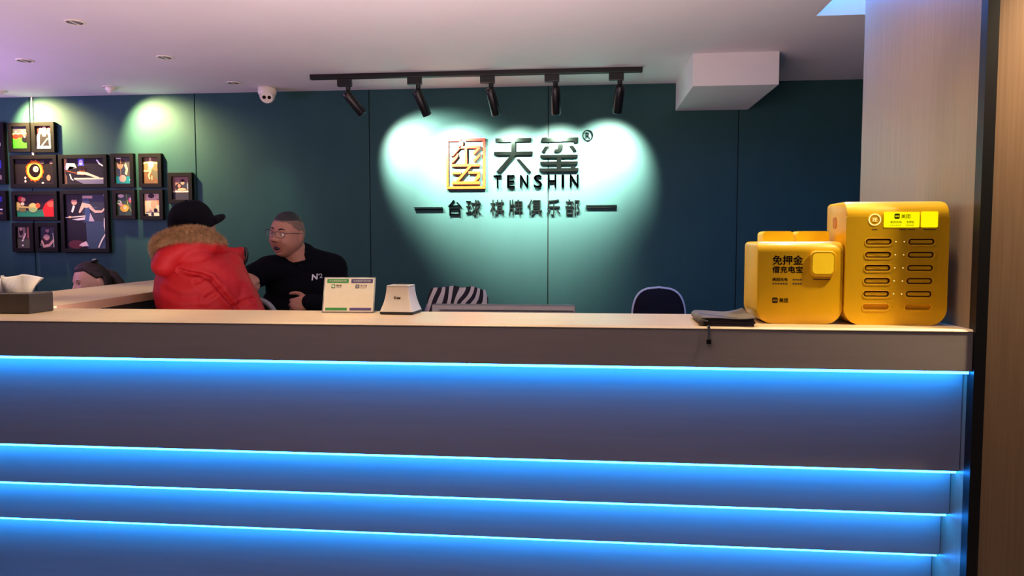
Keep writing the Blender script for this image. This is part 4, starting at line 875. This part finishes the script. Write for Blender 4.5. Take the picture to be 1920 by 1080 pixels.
fr_ = MB()
for s in (-1, 1):
    pts = [(s * 0.035 + q[0], -0.1045 + 0.16 * (abs(s * 0.035 + q[0]) - 0.02) ** 1 * 0.9 - 0.004, 0.010 + q[1]) for q in rrect(-0.026, 0.026, -0.017, 0.014, 0.008, 4)]
    fr_.tube([loc_h(p) for p in pts], 0.0013, 6, True)
    ol = [Vector(loc_h(p)) - MO for p in pts]; c0 = sum(ol, Vector()) / len(ol)
    obj('lens', [c0] + ol, [(0, 1 + i, 1 + (i + 1) % len(ol)) for i in range(len(ol))], 'glass', gl)
    fr_.tube([loc_h((s * 0.061, -0.098, 0.020)), loc_h((s * 0.076, -0.088, 0.021)), loc_h((s * 0.086, -0.03, 0.020)), loc_h((s * 0.087, 0.010, 0.018))], 0.0016, 6)
fr_.tube([loc_h((-0.010, -0.107, 0.013)), loc_h((0, -0.110, 0.016)), loc_h((0.010, -0.107, 0.013))], 0.0013, 6)
fr_.tube([loc_h((-0.061, -0.098, 0.020)), loc_h((-0.066, -0.104, 0.020))], 0.0028, 6)
local(fr_, MO).obj('spectacle_frame', 'darkgrey', gl, True)
# chest print pressed onto the knit
bv = BVHTree.FromPolygons([v.co[:] for v in swo.data.vertices], [tuple(p.vertices) for p in swo.data.polygons])
def chest(body, x0, x1, z0, z1, shear=0.18, bold=0.02):
    v, f = text_geo(body, bold, 0.0); a = v.min(0); q = v.max(0); out = []
    for p in v:
        u_ = (p[0] - a[0]) / (q[0] - a[0]); w_ = (p[1] - a[1]) / (q[1] - a[1])
        X = x0 + (x1 - x0) * u_; Z = z0 + (z1 - z0) * w_ + shear * (x1 - x0) * u_
        h = bv.ray_cast(Vector((X, 2.5, Z)) - MO, Vector((0, 1, 0)))
        y_ = h[0].y if h[0] is not None else -0.2
        out.append((X - MO.x, y_ - 0.0025, Z - MO.z))
    return obj('chest_print', out, f, 'greyprint', mn)
chest('N', -1.450, -1.422, 1.206, 1.238, 0.18, 0.03); chest('°', -1.420, -1.413, 1.232, 1.241, 0.1); chest('2', -1.414, -1.399, 1.218, 1.242, 0.1, 0.0)

# ---- man in the red jacket, seen from behind
RO = Vector((-1.76, 3.18, 0))
rm = thing('person', 'man in red jacket with fur hood and black cap, back turned to the viewer', 'person', RO)
RC = Vector((-1.800, 3.20, 1.475)); RR = rotm(158, 4, 0)
b = MB(); b.add(place(head_surface(0.5, 0.0, 0.98), RC, RR), HF); ears(b, RC, RR)
b.cap(RC + Vector((0, 0, -0.06)), 0.060, (-1.785, 3.18, 1.30), 0.066)
rsR, reR, rwR = Vector((-1.680, 3.240, 1.282)), Vector((-1.556, 3.250, 1.030)), Vector((-1.690, 3.415, 1.250))
rsL, reL, rwL = Vector((-1.862, 3.165, 1.262)), Vector((-1.872, 3.20, 1.02)), Vector((-1.83, 3.38, 1.06))
def rtorso(mb, g=0.0, low=True):
    mb.ell((-1.765, 3.185, 1.18), (0.170 + g, 0.115 + g, 0.19 + g), Matrix.Rotation(R(15), 3, 'Z')); mb.ell((-1.775, 3.17, 0.98), (0.160 + g, 0.125 + g, 0.20 + g), Matrix.Rotation(R(15), 3, 'Z'))
    mb.ell((-1.775, 3.17, 0.84), (0.155 + g, 0.125 + g, 0.14 + g), Matrix.Rotation(R(15), 3, 'Z'))
    mb.cap(rsR, 0.060 + g, (-1.77, 3.19, 1.30), 0.072 + g); mb.cap(rsL, 0.060 + g, (-1.77, 3.19, 1.30), 0.072 + g)
    mb.cap(rsR, 0.056 + g, reR, 0.045 + g); mb.cap(reR, 0.045 + g, reR.lerp(rwR, 0.55), 0.034 + g * 0.8)
    mb.cap(rsL, 0.056 + g, reL, 0.045 + g); mb.cap(reL, 0.045 + g, reL.lerp(rwL, 0.85), 0.034 + g)
rtorso(b)
b.cap(reR, 0.03, rwR, 0.026); b.cap(reL, 0.03, rwL, 0.026)
hand(b, rwR, (0.86, 0.20, -0.38), (0.45, -0.55, 0.30), (0.38, -0.30, 0.80), 1, (42, 46, 30), 0.98)
hand(b, rwL, (0.4, 0.8, 0.1), (0.6, -0.3, 0.4), (-0.3, 0.2, 0.8), 1, (30, 35, 25), 0.98)
legs(b, (-1.775, 3.17, 0.82), [(-1.88, 3.14, 0), (-1.68, 3.20, 0)])
for x_, y_ in ((-1.88, 3.14), (-1.68, 3.20)): b.cap((x_, y_ - 0.03, 0.04), 0.038, (x_ + 0.05, y_ + 0.12, 0.03), 0.028)
fuse('body', b, 0.0052, 'skin', rm, 3, RO)
jk = MB(); rtorso(jk, 0.036)
jk.ell((-1.765, 3.165, 1.30), (0.160, 0.130, 0.085), Matrix.Rotation(R(15), 3, 'Z'))
jo = fuse('jacket', jk, 0.0065, 'red', rm, 6, RO)
# soft wrinkles pressed into the padded cloth
P = np.array([v.co[:] for v in jo.data.vertices]) + np.array(RO); Nn = np.array([v.normal[:] for v in jo.data.vertices])
dsp = np.zeros(len(P))
def fold(pts, dep, wid):
    global dsp
    pts = [np.array(p) for p in pts]; best = np.full(len(P), 9.0)
    for a, q in zip(pts[:-1], pts[1:]):
        ab = q - a; t_ = np.clip(((P - a) @ ab) / (ab @ ab), 0, 1); best = np.minimum(best, np.linalg.norm(P - (a + t_[:, None] * ab), axis=1))
    dsp = dsp - dep * np.exp(-(best / wid) ** 2) + dep * 0.55 * np.exp(-((best - 2.2 * wid) / wid) ** 2)
jb0 = BVHTree.FromPolygons([tuple(q) for q in P], [tuple(q.vertices) for q in jo.data.polygons])
def fold_on(pts, dep, wid):                 # wrinkle line laid onto the cloth surface facing the counter
    out = []
    for q in pts:
        o_ = Vector((0, 0, 1.4)); h = jb0.ray_cast(o_, (Vector(q) - o_).normalized())
        if h[0] is not None: out.append(tuple(h[0]))
    if len(out) > 1: fold(out, dep, wid)
fold_on([(-1.786, 3.05, 1.284), (-1.751, 3.05, 1.272), (-1.694, 3.05, 1.263), (-1.652, 3.05, 1.251), (-1.62, 3.05, 1.216), (-1.584, 3.05, 1.175), (-1.543, 3.05, 1.128), (-1.517, 3.05, 1.093)], 0.013, 0.0085)
fold_on([(-1.717, 3.05, 1.232), (-1.682, 3.05, 1.244), (-1.644, 3.05, 1.249)], 0.006, 0.008)
fold_on([(-1.672, 3.05, 1.156), (-1.596, 3.05, 1.204)], 0.006, 0.010)
fold_on([(-1.859, 3.05, 1.193), (-1.796, 3.05, 1.167), (-1.709, 3.05, 1.167)], 0.005, 0.014)
fold_on([(-1.531, 3.05, 1.126), (-1.481, 3.05, 1.152), (-1.45, 3.05, 1.158)], 0.006, 0.009)
dsp = dsp + 0.0014 * np.sin(P[:, 0] * 47 + P[:, 2] * 31) * np.sin(P[:, 2] * 53 + P[:, 1] * 37)
for v, d_, n_ in zip(jo.data.vertices, dsp, Nn): v.co = Vector(v.co) + Vector(n_) * float(d_)
# hood lying on the shoulders
hd = MB(); HP = [(-1.872, 3.06, 1.315), (-1.835, 3.045, 1.345), (-1.775, 3.05, 1.385), (-1.715, 3.07, 1.405), (-1.675, 3.12, 1.395), (-1.665, 3.20, 1.375)]; HQ = (0.050, 0.056, 0.046, 0.036, 0.032, 0.030)
for k in range(5): hd.cap(HP[k], HQ[k], HP[k + 1], HQ[k + 1])
hd.ell((-1.852, 3.050, 1.312), (0.066, 0.06, 0.056), Matrix.Rotation(R(-30), 3, 'Y')); hd.ell((-1.76, 3.10, 1.345), (0.10, 0.07, 0.06))
fuse('hood', hd, 0.008, 'red', rm, 6, RO)
cl = MB(); cl.cap((-1.69, 3.24, 1.345), 0.045, (-1.655, 3.29, 1.350), 0.036); cl.cap((-1.655, 3.29, 1.350), 0.036, (-1.635, 3.32, 1.372), 0.018); cl.cap((-1.66, 3.28, 1.31), 0.04, (-1.640, 3.325, 1.335), 0.022); cl.cap((-1.635, 3.32, 1.372), 0.018, (-1.652, 3.33, 1.305), 0.022)
fuse('collar', cl, 0.007, 'red', rm, 3, RO)
local(MB().tube([(-1.620, 3.335, 1.388), (-1.617, 3.345, 1.36), (-1.626, 3.350, 1.325), (-1.640, 3.350, 1.29)], [0.005, 0.010, 0.011, 0.006], 8), RO).obj('collar_lining', 'black', rm, True)
# fur trim: a core and thousands of strands
FP = [Vector(p) for p in ((-1.893, 3.085, 1.318), (-1.888, 3.05, 1.385), (-1.858, 3.035, 1.415), (-1.800, 3.03, 1.436), (-1.735, 3.035, 1.446), (-1.690, 3.07, 1.444), (-1.672, 3.13, 1.425), (-1.680, 3.22, 1.400))]
frr = [0.018, 0.026, 0.030, 0.032, 0.033, 0.031, 0.027, 0.018]
def smooth_path(P_, r_, n=6):
    out, ro = [], []
    for i in range(len(P_) - 1):
        a, b_, c_, d = P_[max(0, i - 1)], P_[i], P_[i + 1], P_[min(len(P_) - 1, i + 2)]
        for k in range(n):
            t = k / n
            out.append(0.5 * ((2 * b_) + (c_ - a) * t + (2 * a - 5 * b_ + 4 * c_ - d) * t * t + (3 * b_ - a - 3 * c_ + d) * t ** 3)); ro.append(r_[i] * (1 - t) + r_[i + 1] * t)
    out.append(P_[-1]); ro.append(r_[-1]); return out, ro
FP, frr = smooth_path(FP, frr)
core = MB().tube(FP, [0.82 * q for q in frr], 14); fc_ = local(core, RO).obj('fur_trim', 'fur', rm, True)
v, f = [], []
seg = len(FP) - 1
for k in range(11000):
    u_ = random.random() * seg; i = min(int(u_), seg - 1); t_ = u_ - i
    c0 = FP[i].lerp(FP[i + 1], t_); r0 = frr[i] * (1 - t_) + frr[i + 1] * t_; tg_ = (FP[i + 1] - FP[i]).normalized()
    a = random.random() * 2 * math.pi; u1 = Vector((0, 0, 1)).cross(tg_).normalized(); w1 = tg_.cross(u1)
    n_ = u1 * math.cos(a) + w1 * math.sin(a)
    p = c0 + n_ * (r0 * 0.78); d = (n_ + tg_ * random.uniform(-0.7, 0.7) + Vector((random.uniform(-.35, .35), random.uniform(-.35, .35), random.uniform(-.5, .2)))).normalized()
    L_ = random.uniform(0.014, 0.030); s_ = d.cross(tg_).normalized() * 0.0011; s2_ = d.cross(s_).normalized() * 0.0011
    n0 = len(v); tip = p + d * L_ + Vector((0, 0, -0.004))
    v += [tuple(q - RO) for q in (p + s_, p - s_ * 0.5 + s2_, p - s_ * 0.5 - s2_, tip)]
    f += [(n0, n0 + 1, n0 + 3), (n0 + 1, n0 + 2, n0 + 3), (n0 + 2, n0, n0 + 3)]
fs = obj('fur_strands', v, f, 'fur', fc_); fs['kind'] = 'stuff'
# cap
x, y, z = HD[:, 0], HD[:, 1], HD[:, 2]
cp = MB()
CR = RR @ Matrix.Rotation(R(-19), 3, 'X')
rs = []
for k in range(15):
    a = R(90 * k / 14); zz = 0.012 + 0.118 * math.sin(a) ** 1.0; rr_ = math.cos(a) ** 0.72
    if k == 14: rr_ = 0.02
    rs.append([tuple(RC + CR @ Vector((0.091 * rr_ * math.cos(2 * math.pi * i / 36), 0.006 + 0.110 * rr_ * math.sin(2 * math.pi * i / 36), zz))) for i in range(36)])
rs.insert(0, [tuple(RC + CR @ Vector((0.090 * math.cos(2 * math.pi * i / 36), 0.006 + 0.109 * math.sin(2 * math.pi * i / 36), 0.0 - 0.05 * max(0, math.sin(2 * math.pi * i / 36))))) for i in range(36)])
cpo = local(MB().rings(rs), RO).obj('cap', 'capcloth', rm, True)
v, f = [], []
for j in range(7):
    for i in range(17):
        a = R(-78 + 156 * i / 16); q_ = j / 6; L_ = 0.072 * math.cos(a * 0.95) ** 0.6
        px_ = 0.088 * math.sin(a); py_ = -0.100 * math.cos(a) * 1.0 - L_ * q_
        pz_ = 0.022 - 0.020 * (math.sin(a)) ** 2 + 0.006 * q_
        v.append(tuple(RC + CR @ Vector((px_, py_, pz_)) - RO))
for j in range(6):
    for i in range(16): a = j * 17 + i; f.append((a, a + 1, a + 18, a + 17))
br = obj('brim', v, f, 'capcloth', cpo, True); br.modifiers.new('thickness', 'SOLIDIFY').thickness = 0.005
local(MB().ell(RC + CR @ Vector((0, 0.006, 0.131)), (0.007, 0.007, 0.004), CR, 12, 6), RO).obj('cap_button', 'capcloth', cpo, True)
hb = MB().add(place(head_surface(0.5, 0.0, 0.98, np.where((y > -0.1) & (z > -0.45), 0.004, -0.006)), RC, RR), HF); local(hb, RO).obj('hair', 'hairb', rm, True)
# small print between the shoulders
bj = BVHTree.FromPolygons([q.co[:] for q in jo.data.vertices], [tuple(p.vertices) for p in jo.data.polygons])
v = []
for (X, Z) in ((-1.722, 1.333), (-1.711, 1.334), (-1.699, 1.336), (-1.700, 1.330), (-1.712, 1.328), (-1.721, 1.328)):
    h = bj.ray_cast(Vector((X, 2.2, Z)) - RO, Vector((0, 1, 0))); v.append((X - RO.x, (h[0].y if h[0] else -0.15) - 0.003, Z))
obj('jacket_logo', v, [(0, 1, 4, 5), (1, 2, 3, 4)], 'darkgrey', rm)
tr = MB(); legs(tr, (-1.775, 3.17, 0.82), [(-1.88, 3.14, 0), (-1.68, 3.20, 0)], 0.098); tr.ell((-1.775, 3.17, 0.82), (0.165, 0.135, 0.12), Matrix.Rotation(R(15), 3, 'Z')); fuse('trousers', tr, 0.012, 'trouser', rm, 4, RO)
for x_, y_ in ((-1.88, 3.14), (-1.68, 3.20)): local(MB().cap((x_, y_ - 0.035, 0.048), 0.047, (x_ + 0.055, y_ + 0.13, 0.037), 0.036), RO).obj('shoe', 'black', rm, True)

# ---- woman seated behind the side counter
WO = Vector((-2.90, 4.12, 0))
wm = thing('person', 'woman with dark tied-back hair looking down behind the side counter', 'person', WO)
WC = Vector((-2.918, 4.03, 1.168)); WR = rotm(-30, 8, -4)
b = MB(); b.add(place(head_surface(0.2, 0.0, 0.99), WC, WR), HF); ears(b, WC, WR)
b.cap(WC + WR @ Vector((0, 0.03, -0.06)), 0.050, (-2.90, 4.12, 0.98), 0.054)
wsR, wsL = Vector((-3.06, 4.10, 0.93)), Vector((-2.77, 4.15, 0.93))
def wtorso(mb, g=0.0):
    mb.ell((-2.90, 4.14, 0.84), (0.145 + g, 0.095 + g, 0.17 + g)); mb.ell((-2.90, 4.15, 0.64), (0.135 + g, 0.10 + g, 0.16 + g)); mb.ell((-2.90, 4.14, 0.55), (0.165 + g, 0.13 + g, 0.10 + g))
    mb.cap(wsR, 0.048 + g, (-2.91, 4.13, 0.96), 0.055 + g); mb.cap(wsL, 0.048 + g, (-2.91, 4.13, 0.96), 0.055 + g)
    for a, e_, w_ in ((wsR, Vector((-3.09, 4.05, 0.70)), Vector((-2.98, 3.84, 0.74))), (wsL, Vector((-2.745, 4.08, 0.70)), Vector((-2.83, 3.85, 0.74)))):
        mb.cap(a, 0.045 + g, e_, 0.037 + g); mb.cap(e_, 0.037 + g, w_, 0.026 + g)
wtorso(b)
hand(b, (-2.98, 3.84, 0.74), (0.3, -0.9, 0.1), (0.9, 0.3, 0), (0, 0.1, 0.95), 1, (20, 30, 20), 0.9)
hand(b, (-2.83, 3.85, 0.74), (-0.3, -0.9, 0.1), (-0.9, 0.3, 0), (0, 0.1, 0.95), 1, (20, 30, 20), 0.9)
legs(b, (-2.90, 4.12, 0.56), [(-2.99, 3.72, 0), (-2.81, 3.72, 0)], 0.075, [(-2.99, 3.74, 0.53), (-2.81, 3.74, 0.53)])
for x_ in (-2.99, -2.81): b.cap((x_, 3.74, 0.035), 0.034, (x_, 3.60, 0.028), 0.026)
fuse('body', b, 0.0052, 'skin2', wm, 3, WO)
sw = MB(); wtorso(sw, 0.014); fuse('top', sw, 0.009, 'knit', wm, 4, WO)
tr = MB(); legs(tr, (-2.90, 4.12, 0.56), [(-2.99, 3.72, 0.0), (-2.81, 3.72, 0.0)], 0.086, [(-2.99, 3.74, 0.53), (-2.81, 3.74, 0.53)]); tr.ell((-2.90, 4.12, 0.55), (0.17, 0.14, 0.10)); fuse('trousers', tr, 0.012, 'trouser', wm, 4, WO)
x, y, z = HD[:, 0], HD[:, 1], HD[:, 2]
hl = 0.66 - 0.52 * np.clip((y + 0.45) / 0.50, 0, 1) - 0.9 * np.clip((y - 0.36) / 0.12, 0, 1)
msk = np.clip((z - hl) / 0.09, -1, 1)
hm = MB().add(place(head_surface(0.2, 0.0, 0.99, np.where(msk > 0, (0.011 + 0.002 * np.sin(x * 60)) * msk, 0.007 * msk)), WC, WR), HF)
local(hm, WO).obj('hair', 'hairbr', wm, True)
bn = MB()
def loc_w(p): return WC + WR @ Vector(p)
local(bn.tube([loc_w((0.0, 0.085, 0.05)), loc_w((0.006, 0.125, 0.02)), loc_w((0.010, 0.150, -0.03)), loc_w((0.010, 0.155, -0.10)), loc_w((0.008, 0.145, -0.16))], [0.030, 0.034, 0.032, 0.026, 0.012], 14), WO).obj('ponytail', 'hairbr', wm, True)
kp = local(MB().ell(loc_w((0.030, 0.030, 0.128)), (0.016, 0.022, 0.010), WR, 16, 8), WO).obj('hair_clip', 'black', wm, True)
local(MB().ell(loc_w((0.032, 0.028, 0.137)), (0.009, 0.012, 0.004), WR, 14, 6), WO).obj('clip_jewel', 'white', kp, True)
local(MB().ell(loc_w((0.032, 0.028, 0.1405)), (0.004, 0.005, 0.002), WR, 10, 6), WO).obj('clip_centre', 'black', kp, True)
for s in (-1, 1):
    e = local(MB().ell(loc_w((s * 0.030, -0.0745, 0.006)), (0.0135, 0.0100, 0.0060), WR, 14, 8), WO).obj('eye', 'eyew', wm, True)
    local(MB().ell(loc_w((s * 0.030, -0.0835, 0.003)), (0.0052, 0.0022, 0.0042), WR, 10, 6), WO).obj('iris', 'iris', e, True)
    local(MB().tube([loc_w((s * 0.017, -0.0855, 0.010)), loc_w((s * 0.030, -0.0865, 0.0125)), loc_w((s * 0.044, -0.0760, 0.008))], 0.0022, 6), WO).obj('eyelid', 'hairbr', wm, True)
    local(MB().tube([loc_w((s * 0.014, -0.0925, 0.027)), loc_w((s * 0.032, -0.0895, 0.031)), loc_w((s * 0.048, -0.0765, 0.026))], [0.002, 0.0026, 0.0012], 6), WO).obj('eyebrow', 'hairbr', wm, True)
local(MB().tube([loc_w((-0.022, -0.088, -0.062)), loc_w((0, -0.1, -0.060)), loc_w((0.022, -0.088, -0.062))], [0.002, 0.004, 0.002], 6), WO).obj('lips', 'lip', wm, True)
office_chair('dark office chair carrying the seated woman', (-2.90, 4.16, 0), R(0), 0.15, 0.86, 'mesh', 'darkgrey', 0.010, False, 0.24)
